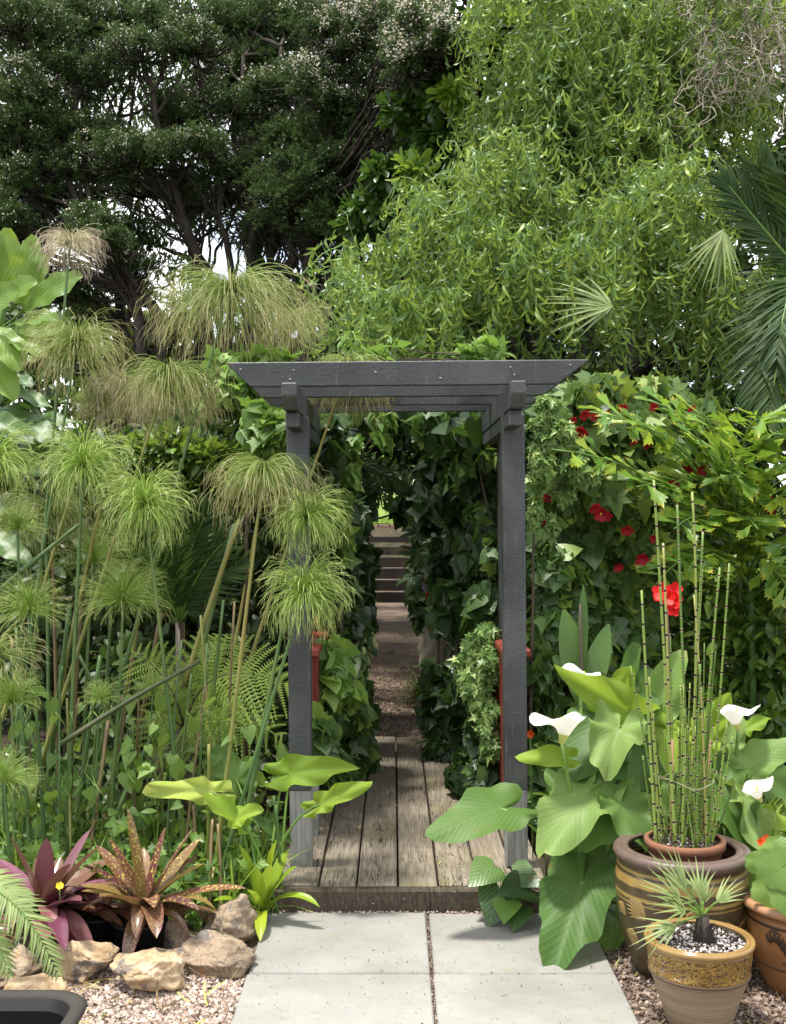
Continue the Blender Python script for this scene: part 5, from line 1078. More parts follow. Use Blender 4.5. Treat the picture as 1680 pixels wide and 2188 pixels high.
part('branch', tube([D(1760, 1500, 8.8) * A_([1, 1, 0]), D(1745, 700, 8.8), D(1700, 200, 8.7), D(1620, -60, 8.6)], [.06, .05, .04, .02], 7), M['twig'], bt)
for i in range(230):
    s = D(rng.uniform(1470, 1710), rng.uniform(-80, 190), 8.3 + rng.uniform(-.3, .4)); L = rng.uniform(.3, 1.0); bg_.add(curlytwig(s, A_([rng.normal() * .6, rng.normal() * .3, -.7]), L, rng.uniform(.003, .006), .75, 20))
part('twig', bg_, M['twig'], bt, kind='stuff')
GZ = 9.6
tree('glossy_tree', 'dark glossy broad leaved tree between the tea trees and the willow', D(1030, 1480, GZ) * A_([1, 1, 0]), [[D(1030, 1540, GZ) * A_([1, 1, 0]), D(1030, 900, GZ), D(930, 600, GZ), D(910, 100, GZ)]],
  [pad(*p) for p in ((900, 250, 90, 70, 9.6), (960, 220, 60, 60, 9.4), (870, 370, 80, 70, 9.6), (950, 330, 80, 60, 9.5), (860, 450, 70, 50, 9.6), (980, 420, 70, 50, 9.6), (780, 460, 60, 40, 9.9), (900, 480, 90, 50, 9.8))], 5200, T_ob, 'glossy', .09, .15, 'out', 120, 7, .45, .3, .09)
tree('whorl_leaf_tree', 'bright green whorled leaf branches showing at the top between tea tree and willow', D(1020, 1480, 9.9) * A_([1, 1, 0]), [[D(1020, 1500, 9.9) * A_([1, 1, 0]), D(1030, 400, 9.9), D(1030, 60, 9.5)]],
  [pad(*p) for p in ((1010, 110, 60, 45, 9.3), (1050, 60, 55, 45, 9.3), (1090, 120, 50, 40, 9.2), (970, 205, 28, 26, 9.0), (1180, 150, 30, 20, 8.2), (890, 370, 28, 26, 9.1))], 1500, T_ob, 'whorl', .09, .15, 'out', 120, 6, .45, .25, .06)
tree('evergreen_tree', 'tall dark evergreen tree in deep shade behind the willow', D(1350, 1480, 12) * A_([1, 1, 0]), [[D(1350, 1420, 12) * A_([1, 1, 0]), D(1350, 600, 12), D(1350, -100, 12)]],
  [pad(x, y, 150, 110, 11.8 + rng.uniform(0, 1)) for x in range(960, 1800, 140) for y in range(-40, 900, 130)], 16000, T_ov, 'dark', .12, .2, 'out', 0, 5, .5, .4, .2)
tree('evergreen_tree', 'dark evergreen tree standing over the far end of the tunnel', D(900, 1480, 16) * A_([1, 1, 0]) + A_([1.6, 0, 0]), [[D(1100, 1300, 16) * A_([1, 1, 0]), D(1050, 800, 16), D(980, 500, 16)]],
  [pad(x, y, 140, 80, 15 + rng.uniform(0, 1)) for x in range(640, 1200, 110) for y in range(640, 1000, 100)], 9000, T_ov, 'dark', .13, .2, 'out', 0, 5, .5, .4, .16)

# ------------------------------------------------------------------ palms behind
pm = thing('palm', 'large dark feathery palm at the right edge under the willow', 'palm', D(1760, 1500, 7.4) * A_([1, 1, 0])); PC = D(1745, 620, 7.2)
part('trunk', tube([D(1760, 1590, 7.4) * A_([1, 1, 0]), D(1755, 900, 7.3), PC], [.16, .13, .09], 12), M['bark'], pm)
for (x1, y1, z1, x2, y2, z2, L) in ((1620, 480, 7.0, 1545, 380, 6.9, .42), (1650, 430, 7.1, 1620, 360, 7.0, .45), (1640, 600, 6.8, 1610, 840, 6.6, .5), (1680, 620, 6.7, 1640, 900, 6.5, .5), (1720, 420, 7, 1690, 380, 6.9, .5), (1690, 520, 6.8, 1660, 760, 6.5, .5)):
    frond(pm, bez(PC, D(x1, y1, z1), D(x2, y2, z2), 8), 44, L, .022, 'palm', A_([-.3, -.8, .6]), .5, 48, 'frond', .5, .008, .1)
fpb = thing('fan_palm', 'silvery fan palm leaf poking out of the willow right of the beam', 'palm', D(1330, 1500, 7.0) * A_([1, 1, 0]))
hub = D(1308, 655, 6.3); fanleaf(fpb, hub, A_([-1, -.1, .25]), A_([.1, -1, .5]), 15, .40, 1.9, M['palm_pale'], .022, .5, petiole=D(1345, 830, 6.7), pr=.006); hub2 = D(1545, 490, 6.75); fanleaf(fpb, hub2, A_([-.3, -.2, -.9]), A_([-.2, -1, .2]), 12, .42, 1.3, M['palm_pale'], .022, .3, petiole=D(1590, 700, 7.0), pr=.006)
part('trunk', tube([D(1345, 1590, 7.0) * A_([1, 1, 0]), D(1350, 1200, 7.0), D(1345, 830, 7.0)], [.07, .06, .04], 10), M['bark'], fpb)
spm = thing('palm', 'dark small palm behind the papyrus stems with a few yellowed leaflets', 'palm', D(400, 1700, 5.6) * A_([1, 1, 0])); sc_ = D(385, 1330, 5.6)
part('trunk', tube([D(390, 1740, 5.6) * A_([1, 1, 0]), sc_], [.03, .022], 8), M['stalk_dark'], spm)
for (x1, y1, x2, y2) in ((420, 1200, 500, 1140), (450, 1230, 520, 1200), (400, 1150, 450, 1090), (330, 1190, 300, 1150), (360, 1180, 380, 1110)): frond(spm, bez(sc_, D(x1, y1, 5.4), D(x2, y2, 5.3), 8), 24, .26, .02, 'palm', A_([-.2, -1, .4]), .4, 50, 'frond', .4, .005)
frond(spm, bez(sc_, D(450, 1240, 5.35), D(510, 1215, 5.2), 8), 12, .18, .014, 'brom_green', A_([0, -1, .5]), .8, 50, 'frond', .4, .004, label=None) if False else None
# ------------------------------------------------------------------ large-leaved plants at the left edge
def bigleaf(name, label, b, trunk, LVS, mat, s=1):
    t = thing(name, label, 'shrub', b); part('stem', tube(trunk, np.linspace(.03, .014, len(trunk)), 8), M['stalk_green'], t)
    for i, (x0, y0, x1, y1, Z, Z1, w, up, xt) in enumerate(LVS):
        A = D(x0, y0, Z); T = D(x1, y1, Z1); L = np.linalg.norm(T - A); tm = blade(12, 3, lambda q: max(.03, math.sin(PI * min(1, q * .9 + .08)) ** .65) * (.8 + .3 * q), w / L * Z / 2450, .18, .4 * rng.uniform(.4, 1.3), wave=.035, wf=3, ph=i)
        v = tm[0] @ basis(T - A, tocam(A, up, xt)).T * L + A; part('leaf', (v, tm[1], tm[2], tm[3]), M[mat], t); k = int(np.argmin(np.linalg.norm(A_(trunk) - A, axis=1))); part('petiole', tube(bez(A_(trunk)[k], (A_(trunk)[k] + A) / 2 + A_([0, 0, -.02]), A, 5), .006, 6), M['stalk_green'], t)
mb = D(-40, 1760, 5.3) * A_([1, 1, 0])
bigleaf('broad_leaf_shrub', 'shrub with huge wavy light green leaves at the upper left edge', mb, [mb, D(-40, 1300, 5.3), D(-30, 900, 5.3), D(0, 700, 5.2), D(20, 600, 5.2)], [
 (8, 640, 18, 488, 5.1, 5.0, 72, .3, .1), (38, 650, 78, 500, 5.2, 5.15, 62, .3, .2), (50, 660, 160, 575, 5.1, 5.0, 70, .8, .1), (30, 690, 110, 660, 5.05, 4.9, 60, .9, 0), (-10, 700, 42, 770, 5.0, 4.85, 75, .7, 0), (20, 720, 92, 745, 5.0, 4.85, 55, .9, .1), (-40, 600, -5, 500, 5.1, 5.0, 70, .3, .2), (40, 640, 95, 545, 5.25, 5.2, 55, .2, -.2), (-20, 760, 30, 835, 5.0, 4.85, 60, .6, 0), (10, 640, 60, 590, 5.05, 4.95, 60, .7, 0), (-30, 660, 20, 610, 5.0, 4.85, 65, .5, .1), (30, 700, 125, 690, 5.2, 5.1, 55, .4, 0)], 'magnolia')
bigleaf('broad_leaf_shrub', 'lower shrub of long drooping large leaves under the huge light green ones', D(-60, 1760, 5.6) * A_([1, 1, 0]), [D(-60, 1760, 5.6) * A_([1, 1, 0]), D(-50, 1200, 5.6), D(-40, 900, 5.6), D(-30, 800, 5.5)], [
 (-30, 830, 100, 830, 5.5, 5.3, 45, 1.2, 0), (-30, 900, 160, 870, 5.5, 5.3, 40, 1.0, 0), (-40, 860, 150, 935, 5.5, 5.2, 55, 1.0, 0), (-40, 950, 90, 1000, 5.4, 5.2, 70, .8, 0), (-50, 800, 60, 790, 5.5, 5.3, 55, 1.1, 0), (-30, 980, 145, 945, 5.5, 5.3, 60, .6, 0), (-40, 1060, 70, 1090, 5.4, 5.2, 60, .7, 0), (-40, 880, 60, 930, 5.4, 5.2, 60, .4, 0), (-50, 750, 70, 760, 5.5, 5.4, 50, .9, 0), (-60, 1120, 60, 1180, 5.3, 5.1, 60, .7, 0)], 'canna')

# ------------------------------------------------------------------ hedge and shrubs on the left
GR = lambda x, y, Z: D(x, y, Z) * A_([1, 1, 0])
tree('bright_shrub', 'loose bright green shrubs far behind the tea tree trunks', GR(300, 0, 16), [[GR(300, 0, 16), D(300, 750, 16)]], [pad(*p) for p in ((280, 770, 120, 45, 16), (430, 790, 120, 50, 16), (150, 780, 110, 50, 16.5), (600, 780, 120, 60, 16), (300, 700, 60, 22, 17), (230, 880, 200, 80, 15), (500, 880, 200, 80, 15), (200, 690, 120, 40, 16.4), (60, 740, 120, 50, 16), (380, 720, 90, 36, 16.2))], 9500, T_ov, 'shrub', .12, .2, 'out', 0, 6, .45, .35, .05, 'shrub')
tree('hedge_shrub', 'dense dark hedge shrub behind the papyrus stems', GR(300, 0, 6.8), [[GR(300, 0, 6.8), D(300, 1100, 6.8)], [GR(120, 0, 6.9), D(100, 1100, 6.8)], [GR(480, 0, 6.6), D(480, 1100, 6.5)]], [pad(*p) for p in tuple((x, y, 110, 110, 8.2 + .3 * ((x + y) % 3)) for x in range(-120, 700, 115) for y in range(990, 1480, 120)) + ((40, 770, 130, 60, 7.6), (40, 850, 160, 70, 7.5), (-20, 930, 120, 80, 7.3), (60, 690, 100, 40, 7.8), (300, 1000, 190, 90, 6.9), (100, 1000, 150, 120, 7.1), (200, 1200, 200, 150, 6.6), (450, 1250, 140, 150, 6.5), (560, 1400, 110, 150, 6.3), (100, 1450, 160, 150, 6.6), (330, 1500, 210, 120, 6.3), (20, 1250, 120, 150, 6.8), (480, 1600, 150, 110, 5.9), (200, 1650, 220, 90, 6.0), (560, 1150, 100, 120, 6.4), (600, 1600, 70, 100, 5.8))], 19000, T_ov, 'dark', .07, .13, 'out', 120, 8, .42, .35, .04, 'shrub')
tree('round_leaf_shrub', 'shrub with small glossy rounded leaves under the hanging brown mop', GR(430, 0, 6.0), [[GR(430, 0, 6.0), D(430, 1100, 6.0)]], [pad(*p) for p in ((400, 990, 110, 60, 5.9), (480, 1010, 90, 60, 5.8), (330, 960, 80, 45, 6), (430, 1060, 120, 50, 5.9), (540, 920, 60, 60, 6.0), (300, 1040, 90, 50, 6.1))], 2600, T_ob, 'shrub', .05, .085, 'out', 260, 8, .42, .22, .025, 'shrub')
tree('vine_shrub', 'tangle of light green climbing leaves left of the arbour beam', GR(520, 0, 5.6), [[GR(520, 0, 5.6), D(530, 1000, 5.6), D(560, 800, 5.6)]], [pad(*p) for p in ((545, 900, 60, 45, 5.4), (590, 950, 45, 50, 5.3), (520, 820, 60, 35, 5.7), (560, 990, 60, 40, 5.4), (490, 790, 60, 28, 5.9), (600, 890, 40, 40, 5.4), (470, 850, 50, 30, 5.9))], 900, T_ivy, 'ivy_light', .06, .10, 'ivy', 260, 7, .42, .25, .012, 'climber', bk='stalk_dark')
# ------------------------------------------------------------------ ivy
ivL = [(694, 1575, 18, 60, 5.12), (725, 1420, 40, 60, 5.75), (740, 1500, 50, 60, 6.0), (700, 1560, 40, 60, 5.6), (752, 1570, 50, 55, 6.3), (770, 1470, 28, 60, 6.9), (700, 1640, 40, 40, 5.4), (765, 1620, 38, 40, 6.3), (740, 1650, 40, 28, 5.9), (775, 1540, 28, 50, 7.0)]
tree('ivy', 'glossy ivy spilling over the left red handrail onto the planks', GR(700, 0, 6.0), [[GR(690, 0, 6.0), D(700, 1450, 6.0)]], [pad(*p) for p in ivL], 1500, T_ivy, 'ivy', .06, .115, 'ivy', 290, 6, .45, .2, .012, 'climber', bk='stalk_dark', top=.5)
tree('ivy', 'young pale ivy leaves hanging over the left red handrail', GR(715, 0, 5.5), [[GR(690, 0, 5.6), D(700, 1400, 5.55)]], [pad(*p) for p in ((712, 1390, 24, 30, 5.45), (728, 1440, 24, 45, 5.45), (705, 1450, 18, 50, 5.4), (745, 1480, 22, 30, 5.6))], 110, T_ivy, 'ivy_light', .085, .13, 'ivy', 110, 5, .45, .15, .01, 'climber', bk='stalk_dark')
ivR = [(1005, 1440, 40, 60, 6.1), (985, 1500, 60, 60, 6.5), (1040, 1520, 36, 80, 5.7), (960, 1540, 50, 60, 6.9), (940, 1460, 40, 60, 7.6), (1015, 1600, 50, 50, 5.9), (960, 1590, 50, 36, 6.7), (1040, 1640, 40, 40, 5.5), (995, 1660, 40, 24, 5.8), (925, 1520, 26, 50, 7.4)]
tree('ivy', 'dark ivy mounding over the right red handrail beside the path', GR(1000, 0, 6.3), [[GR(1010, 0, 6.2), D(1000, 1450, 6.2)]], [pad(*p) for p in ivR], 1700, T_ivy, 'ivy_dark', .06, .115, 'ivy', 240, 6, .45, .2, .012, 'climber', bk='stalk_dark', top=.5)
tree('ivy', 'pale small leaved ivy cascading down inside the right post', GR(1040, 0, 5.6), [[GR(1050, 0, 5.6), D(1045, 1350, 5.6)]], [pad(*p) for p in ((1040, 1350, 30, 26, 5.6), (1015, 1390, 30, 50, 5.7), (1045, 1440, 26, 70, 5.5), (1010, 1480, 30, 60, 5.65), (1040, 1530, 24, 60, 5.45), (1000, 1430, 28, 40, 5.8), (1050, 1600, 22, 40, 5.4))], 1300, T_ivs, 'ivy_small', .03, .06, 'ivy', 200, 7, .42, .2, .01, 'climber', bk='stalk_dark')
TL = [(690, 980, 40, 90, 5.9), (720, 1090, 50, 90, 6.2), (700, 1230, 50, 90, 6.1), (745, 1200, 45, 90, 6.8), (755, 1320, 42, 70, 7.0), (720, 1320, 50, 50, 6.3), (740, 1020, 50, 70, 6.9), (770, 1240, 22, 90, 7.9), (782, 1180, 16, 80, 8.2), (775, 1080, 26, 40, 8.4)]
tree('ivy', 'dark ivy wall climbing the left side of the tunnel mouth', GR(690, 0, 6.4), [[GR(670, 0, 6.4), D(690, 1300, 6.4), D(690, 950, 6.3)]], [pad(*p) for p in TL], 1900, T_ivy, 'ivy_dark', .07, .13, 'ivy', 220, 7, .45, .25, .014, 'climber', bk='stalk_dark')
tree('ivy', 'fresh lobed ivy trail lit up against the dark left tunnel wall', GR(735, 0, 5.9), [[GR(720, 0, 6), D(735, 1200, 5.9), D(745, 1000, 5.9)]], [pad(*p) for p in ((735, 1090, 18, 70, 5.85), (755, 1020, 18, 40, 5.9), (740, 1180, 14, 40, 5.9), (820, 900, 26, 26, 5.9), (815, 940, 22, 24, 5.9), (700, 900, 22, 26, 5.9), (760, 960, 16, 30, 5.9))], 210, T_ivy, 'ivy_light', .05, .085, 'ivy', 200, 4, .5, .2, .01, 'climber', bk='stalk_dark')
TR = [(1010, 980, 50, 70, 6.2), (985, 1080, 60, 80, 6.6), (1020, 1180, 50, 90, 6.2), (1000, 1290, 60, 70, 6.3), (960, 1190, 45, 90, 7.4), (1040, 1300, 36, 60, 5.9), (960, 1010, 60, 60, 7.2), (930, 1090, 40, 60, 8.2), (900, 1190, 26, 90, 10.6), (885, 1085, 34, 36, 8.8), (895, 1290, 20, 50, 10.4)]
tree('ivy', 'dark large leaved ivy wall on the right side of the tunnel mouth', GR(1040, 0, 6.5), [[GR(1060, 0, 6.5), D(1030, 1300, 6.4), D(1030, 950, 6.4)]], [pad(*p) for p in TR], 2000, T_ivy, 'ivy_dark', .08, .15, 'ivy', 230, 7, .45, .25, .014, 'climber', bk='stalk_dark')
tree('ivy', 'starry lit ivy trails hanging under the right end of the rafters', GR(1040, 0, 5.9), [[GR(1060, 0, 5.9), D(1045, 1100, 5.9), D(1000, 900, 6.0)]], [pad(*p) for p in ((930, 890, 40, 20, 6.0), (1000, 930, 40, 36, 5.9), (1040, 990, 24, 40, 5.85), (990, 1000, 24, 24, 5.9), (905, 930, 30, 24, 6.1), (1050, 1180, 14, 50, 5.85), (1020, 1090, 20, 30, 5.9))], 330, T_ivy, 'ivy', .045, .08, 'ivy', 220, 6, .45, .2, .01, 'climber', bk='stalk_dark')
RP = [((x, y, z), (.72, .8, .2)) for x, y, z in ((-.5, 6.5, 2.06), (.55, 6.5, 2.06), (0, 7.2, 2.16), (-.8, 8, 2.22), (.8, 8, 2.22), (0, 8.6, 2.28), (-.9, 9.6, 2.4), (.9, 9.6, 2.4), (0, 10.2, 2.45), (.45, 9.2, 2.3), (-.35, 9.3, 2.32), (.4, 10.9, 2.5), (-.4, 11, 2.5))]
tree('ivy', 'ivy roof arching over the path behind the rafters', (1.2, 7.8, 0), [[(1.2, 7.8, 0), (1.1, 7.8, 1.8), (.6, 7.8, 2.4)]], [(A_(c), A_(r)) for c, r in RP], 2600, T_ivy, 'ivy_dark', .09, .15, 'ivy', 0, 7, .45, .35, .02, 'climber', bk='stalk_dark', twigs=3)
tree('climber', 'leafy climber with pale leaves resting on top of the beam', GR(1000, 0, 5.4), [[D(1020, 800, 5.6), D(1020, 760, 5.4)]], [pad(*p) for p in ((1030, 755, 50, 18, 5.2), (1000, 765, 30, 10, 5.2), (1060, 760, 30, 12, 5.2), (745, 725, 24, 18, 5.4), (600, 768, 50, 10, 5.0), (540, 768, 30, 10, 5.0), (800, 770, 40, 8, 5.2), (840, 745, 12, 18, 5.3))], 210, T_heart + T_lan, 'ivy_light', .05, .09, 'out', 200, 5, .45, .2, .008, 'climber', bk='stalk_dark', twigs=2)
tree('ivy', 'pale small leaved ivy sheet hanging behind the right post top', GR(1170, 0, 5.3), [[GR(1130, 0, 5.3), D(1140, 1200, 5.3), D(1150, 900, 5.3)]], [pad(*p) for p in ((1150, 900, 30, 36, 5.2), (1190, 930, 40, 40, 5.2), (1150, 990, 30, 60, 5.2), (1220, 980, 50, 36, 5.2), (1140, 1080, 16, 60, 5.2), (1260, 1010, 50, 22, 5.2), (1200, 1040, 34, 36, 5.3), (1170, 860, 36, 22, 5.2), (1180, 1120, 20, 30, 5.3))], 2100, T_ivs, 'ivy_small', .028, .055, 'ivy', 240, 8, .4, .18, .01, 'climber', bk='stalk_dark')
tree('ivy', 'dark glossy ivy covering the fence right of the right post', GR(1200, 0, 5.7), [[GR(1180, 0, 5.7), D(1190, 1300, 5.7)]], [pad(*p) for p in ((1170, 1200, 50, 60, 5.5), (1240, 1230, 60, 60, 5.7), (1180, 1310, 60, 60, 5.5), (1260, 1330, 60, 60, 5.7), (1150, 1400, 40, 60, 5.4), (1240, 1420, 70, 60, 5.7), (1340, 1400, 70, 70, 5.8), (1160, 1500, 40, 80, 5.5), (1240, 1540, 70, 80, 5.7), (1150, 1620, 36, 60, 5.3), (1180, 1720, 40, 60, 5.2))], 2100, T_ivy, 'ivy', .07, .125, 'ivy', 280, 7, .42, .22, .014, 'climber', bk='stalk_dark')
tree('ivy', 'cream edged variegated ivy tuft hanging beside the path', GR(785, 0, 7), [[GR(780, 0, 7.1), D(785, 1430, 7.0)]], [pad(*p) for p in ((775, 1420, 14, 30, 6.3), (785, 1370, 12, 24, 6.4), (765, 1390, 10, 20, 6.2))], 60, T_ivy, 'varieg', .05, .08, 'ivy', 60, 3, .5, .2, .008, 'climber', bk='stalk_dark', twigs=2)
# ivy runner at the step
ir = thing('ivy_runner', 'ivy runner with a few heart leaves creeping over the timber step', 'climber', D(1110, 1960, 4.3))
for i, (x0, y0, x1, y1, Z, w, mt) in enumerate(((1055, 1850, 1012, 1872, 4.3, .07, 'ivy'), (1095, 1865, 1145, 1880, 4.3, .06, 'ivy'), (1070, 1900, 1045, 1965, 4.25, .09, 'ivy'), (1085, 1925, 1078, 1958, 4.2, .06, 'ivy_light'), (1110, 1940, 1098, 1975, 4.2, .07, 'ivy'), (1130, 1895, 1080, 1895, 4.25, .08, 'ivy_dark'))):
    A = D(x0, y0, Z); T = D(x1, y1, Z - .08); L = np.linalg.norm(T - A); t = T_ivy[1 if i != 0 else 3]; v = t[0] @ basis(T - A, tocam(A, .8)).T * L * 1.15 + A; part('leaf', (v, t[1], t[2], t[3]), M[mt], ir)
part('runner_stem', tube([D(1150, 1900, 4.33), D(1120, 1890, 4.33), D(1085, 1900, 4.28), D(1060, 1850, 4.3)], .003, 5), M['stalk_dark'], ir); part('runner_stem', tube([D(1150, 1910, 4.3), D(1130, 1960, 4.22), D(1110, 1950, 4.2), D(1085, 1930, 4.22)], .0025, 5), M['stalk_dark'], ir)

# ------------------------------------------------------------------ tunnel shrubs beyond the bridge
for s, lb in ((-1, 'dark shrub bank along the left of the shady path'), (1, 'dark shrub bank along the right of the shady path')):
    P = [(A_([s * rng.uniform(1.0, 1.35), y, z]), A_([.62, .8, .6])) for y in np.arange(8.6, 20, 1.15) for z in (.4, 1.2, 2.0)]
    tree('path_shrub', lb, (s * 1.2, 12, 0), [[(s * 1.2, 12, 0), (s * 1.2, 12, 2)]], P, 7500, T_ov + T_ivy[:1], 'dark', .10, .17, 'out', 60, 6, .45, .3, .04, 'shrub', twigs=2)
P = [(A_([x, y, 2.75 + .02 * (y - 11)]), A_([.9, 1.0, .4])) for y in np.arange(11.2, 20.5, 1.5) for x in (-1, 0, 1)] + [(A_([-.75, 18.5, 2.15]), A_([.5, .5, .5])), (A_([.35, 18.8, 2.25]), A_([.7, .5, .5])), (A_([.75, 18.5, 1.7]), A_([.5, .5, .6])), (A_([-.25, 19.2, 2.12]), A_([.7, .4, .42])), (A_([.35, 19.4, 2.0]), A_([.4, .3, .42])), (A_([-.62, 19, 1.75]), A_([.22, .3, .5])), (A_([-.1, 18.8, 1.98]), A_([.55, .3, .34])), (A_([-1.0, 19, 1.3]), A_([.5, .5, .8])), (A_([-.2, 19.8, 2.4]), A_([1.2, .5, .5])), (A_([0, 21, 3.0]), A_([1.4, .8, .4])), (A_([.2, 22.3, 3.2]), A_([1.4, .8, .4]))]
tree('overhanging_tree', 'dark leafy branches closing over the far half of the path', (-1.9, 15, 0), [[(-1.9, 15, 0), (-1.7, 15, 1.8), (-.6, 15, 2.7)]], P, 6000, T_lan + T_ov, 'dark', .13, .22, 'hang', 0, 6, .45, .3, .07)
tp = thing('tunnel_palm', 'palm frond hanging over the path in front of the sunny lawn gap', 'palm', (-1.0, 12, 0)); part('trunk', tube([(-1.0, 12, 0), (-.9, 12, 1.2), (-.72, 12, 2.0)], [.07, .06, .05], 8), M['bark'], tp)
for e, m_ in (((.15, 11.6, 1.72), (-.3, 11.8, 2.2)), ((.0, 12.3, 1.55), (-.35, 12.2, 2.1)), ((-.3, 11.4, 1.4), (-.6, 11.6, 2.0))): frond(tp, bez(A_([-.72, 12, 2.0]), A_(m_), A_(e), 8), 22, .34, .03, 'palm', A_([.1, -.7, .6]), .5, 45, 'frond', .5, .007)
im = thing('impatiens', 'impatiens bush with whorled dark leaves and lilac flowers beside the path', 'shrub', (.5, 9.2, 0))
IM = [(903, 1180, 8.6), (870, 1140, 9.4), (925, 1150, 8.4), (880, 1260, 9.0), (925, 1230, 8.2), (860, 1230, 9.6), (945, 1280, 8.0), (900, 1310, 8.6), (950, 1190, 8.0), (905, 1100, 9.2), (870, 1190, 9.3), (940, 1330, 8.0), (975, 1250, 7.6), (970, 1140, 7.8), (915, 1275, 8.5), (895, 1225, 8.9)]
imT = [mesh('leaf', blade(5, 1, ov, .30, .3, c), M['rush']) for c in (.5, 1.0)]
for x, y, Z in IM:
    c = D(x + 26, y, Z); ax = norm(A_([rng.normal() * .3, -.7, .8])); part('stem', tube(bez(A_([c[0] + .38, c[1] + .3, 0.0]), c + A_([.3, .3, -.2]), c, 6), .0045, 5), M['stalk_dark'], im); B0 = basis(A_([1, .1, 0]) - ax * (A_([1, .1, 0]) @ ax), ax)
    for k in range(9):
        a = k * 2.4; d = norm(B0 @ A_([math.cos(a), math.sin(a), .15 + .04 * k])); put('leaf', imT[k % 2], im, mat4(basis(d, ax), c - WL[im.name] + d * .015, rng.uniform(.12, .18)))
def bloom(parent, c, face, r, n, mat, name='flower', cup=.3, center=None):
    gg = Geo(); B0 = basis(norm(np.cross(face, A_([.2, .3, 1.0]))), face)
    for k in range(n):
        a = 2 * PI * k / n + rng.normal() * .08; d = norm(B0 @ A_([math.cos(a), math.sin(a), cup])); tt = blade(4, 1, lambda t: (math.sin(PI * min(1, .12 + t * .8)) ** .6), .85, .15, -.5 + cup); gg.inst(tt, basis(d, B0[:, 2])[None], A_(c)[None], [r])
    o = part(name, gg, M[mat], parent)
    if center: t_ = ico(1, r * .16); part('flower_eye', (t_[0] + A_(c) + A_(face) * r * .1, t_[1], t_[2], t_[3]), M[center], o)
    return o
for x, y, Z in ((929, 1163, 8.4), (934, 1248, 8.2), (911, 1252, 8.8)): c = D(x, y, Z); bloom(im, c, tocam(c, .2), .042, 5, 'petal_lilac', cup=.05, center='throat')
tree('tunnel_abutilon', 'shaded shrub with two deep red bell flowers low in the tunnel', GR(935, 0, 8.0), [[GR(940, 0, 8.0), D(935, 1260, 8.0)]], [pad(*p) for p in ((935, 1250, 24, 30, 7.9), (960, 1300, 30, 30, 7.7))], 70, T_map, 'ivy_dark', .07, .12, 'hang', 60, 4, .5, .25, .01, 'shrub', bk='stalk_dark', twigs=2)
ta = bpy.data.objects['tunnel_abutilon']
for x, y, Z in ((925, 1250, 7.6), (920, 1268, 7.6), (915, 1230, 7.7)): c = D(x, y, Z); bloom(ta, c, norm(A_([.1, -.7, -.4])), .045, 5, 'petal_deep', cup=.8)
def tuft(name, label, base, n, L, w, mat, spread=.5, cat='grass', droop=1.6):
    t = thing(name, label, cat, base); gg = Geo(); tm = [blade(7, 1, lambda q: 1 - q ** 2 * .95, w / L, .3, droop * c) for c in (.6, 1.0, 1.4)]; k = n; d = norm(A_([0, 0, 1.0]) + rnd(k, spread)); pos = A_(base) + rnd(k, .03) * A_([1, 1, 0]); nn = norm(A_([0, 0, 1]) * .6 - d * A_([1, 1, 0])); w_ = rng.integers(0, 3, k); R = basis(d, -nn * -1)
    for j in range(3): gg.inst(tm[j], R[w_ == j], pos[w_ == j], rng.uniform(.6, 1.1, (w_ == j).sum()) * L)
    part('blade', gg, M[mat], t, kind='stuff'); return t
tuft('liriope', 'tuft of arching grassy leaves in front of the pale leaning stone', GR(893, 0, 9.4) + A_([0.03, 0, 0]), 110, .42, .012, 'liriope', .45)
tuft('liriope', 'grassy tuft with bright blades at the left foot of the garden steps', (-.62, 19.4, 0), 70, .5, .022, 'brom_green', .4)
tuft('liriope', 'dark strappy tuft with white glints at the left of the path end', (-.75, 16.4, 0), 80, .6, .02, 'liriope', .5)
# ------------------------------------------------------------------ abutilon and fishtail palm (right)
AB = [(1230, 850, 50, 36, 5.6), (1300, 830, 50, 36, 5.8), (1410, 830, 60, 36, 5.9), (1480, 880, 70, 40, 5.9), (1340, 890, 80, 40, 5.7), (1260, 930, 70, 50, 5.7), (1350, 970, 90, 50, 5.8), (1440, 960, 80, 50, 5.9), (1210, 1040, 50, 60, 5.7), (1290, 1050, 80, 50, 5.7), (1390, 1060, 90, 60, 5.8), (1230, 1130, 60, 50, 5.8), (1330, 1140, 90, 60, 5.8), (1430, 1150, 80, 60, 5.9), (1300, 1230, 90, 60, 5.8), (1400, 1250, 90, 60, 5.9), (1340, 1310, 70, 50, 5.8), (1510, 1050, 70, 60, 6.0), (1180, 890, 30, 30, 5.5), (1560, 1130, 70, 60, 6.1)]
abt = tree('abutilon', 'tall shrub with maple shaped leaves and hanging red bell flowers', GR(1330, 0, 6.0), [[GR(1330, 0, 6.0), D(1330, 1300, 6.0), D(1330, 900, 5.9)], [GR(1350, 0, 6.0), D(1420, 1200, 6.0), D(1440, 860, 6)], [GR(1300, 0, 6.0), D(1260, 1200, 5.9), D(1250, 900, 5.8)]], [pad(*p) for p in AB], 1500, T_map, 'abutilon', .08, .15, 'hang', 290, 6, .45, .25, .014, 'shrub', bk='stalk_dark')
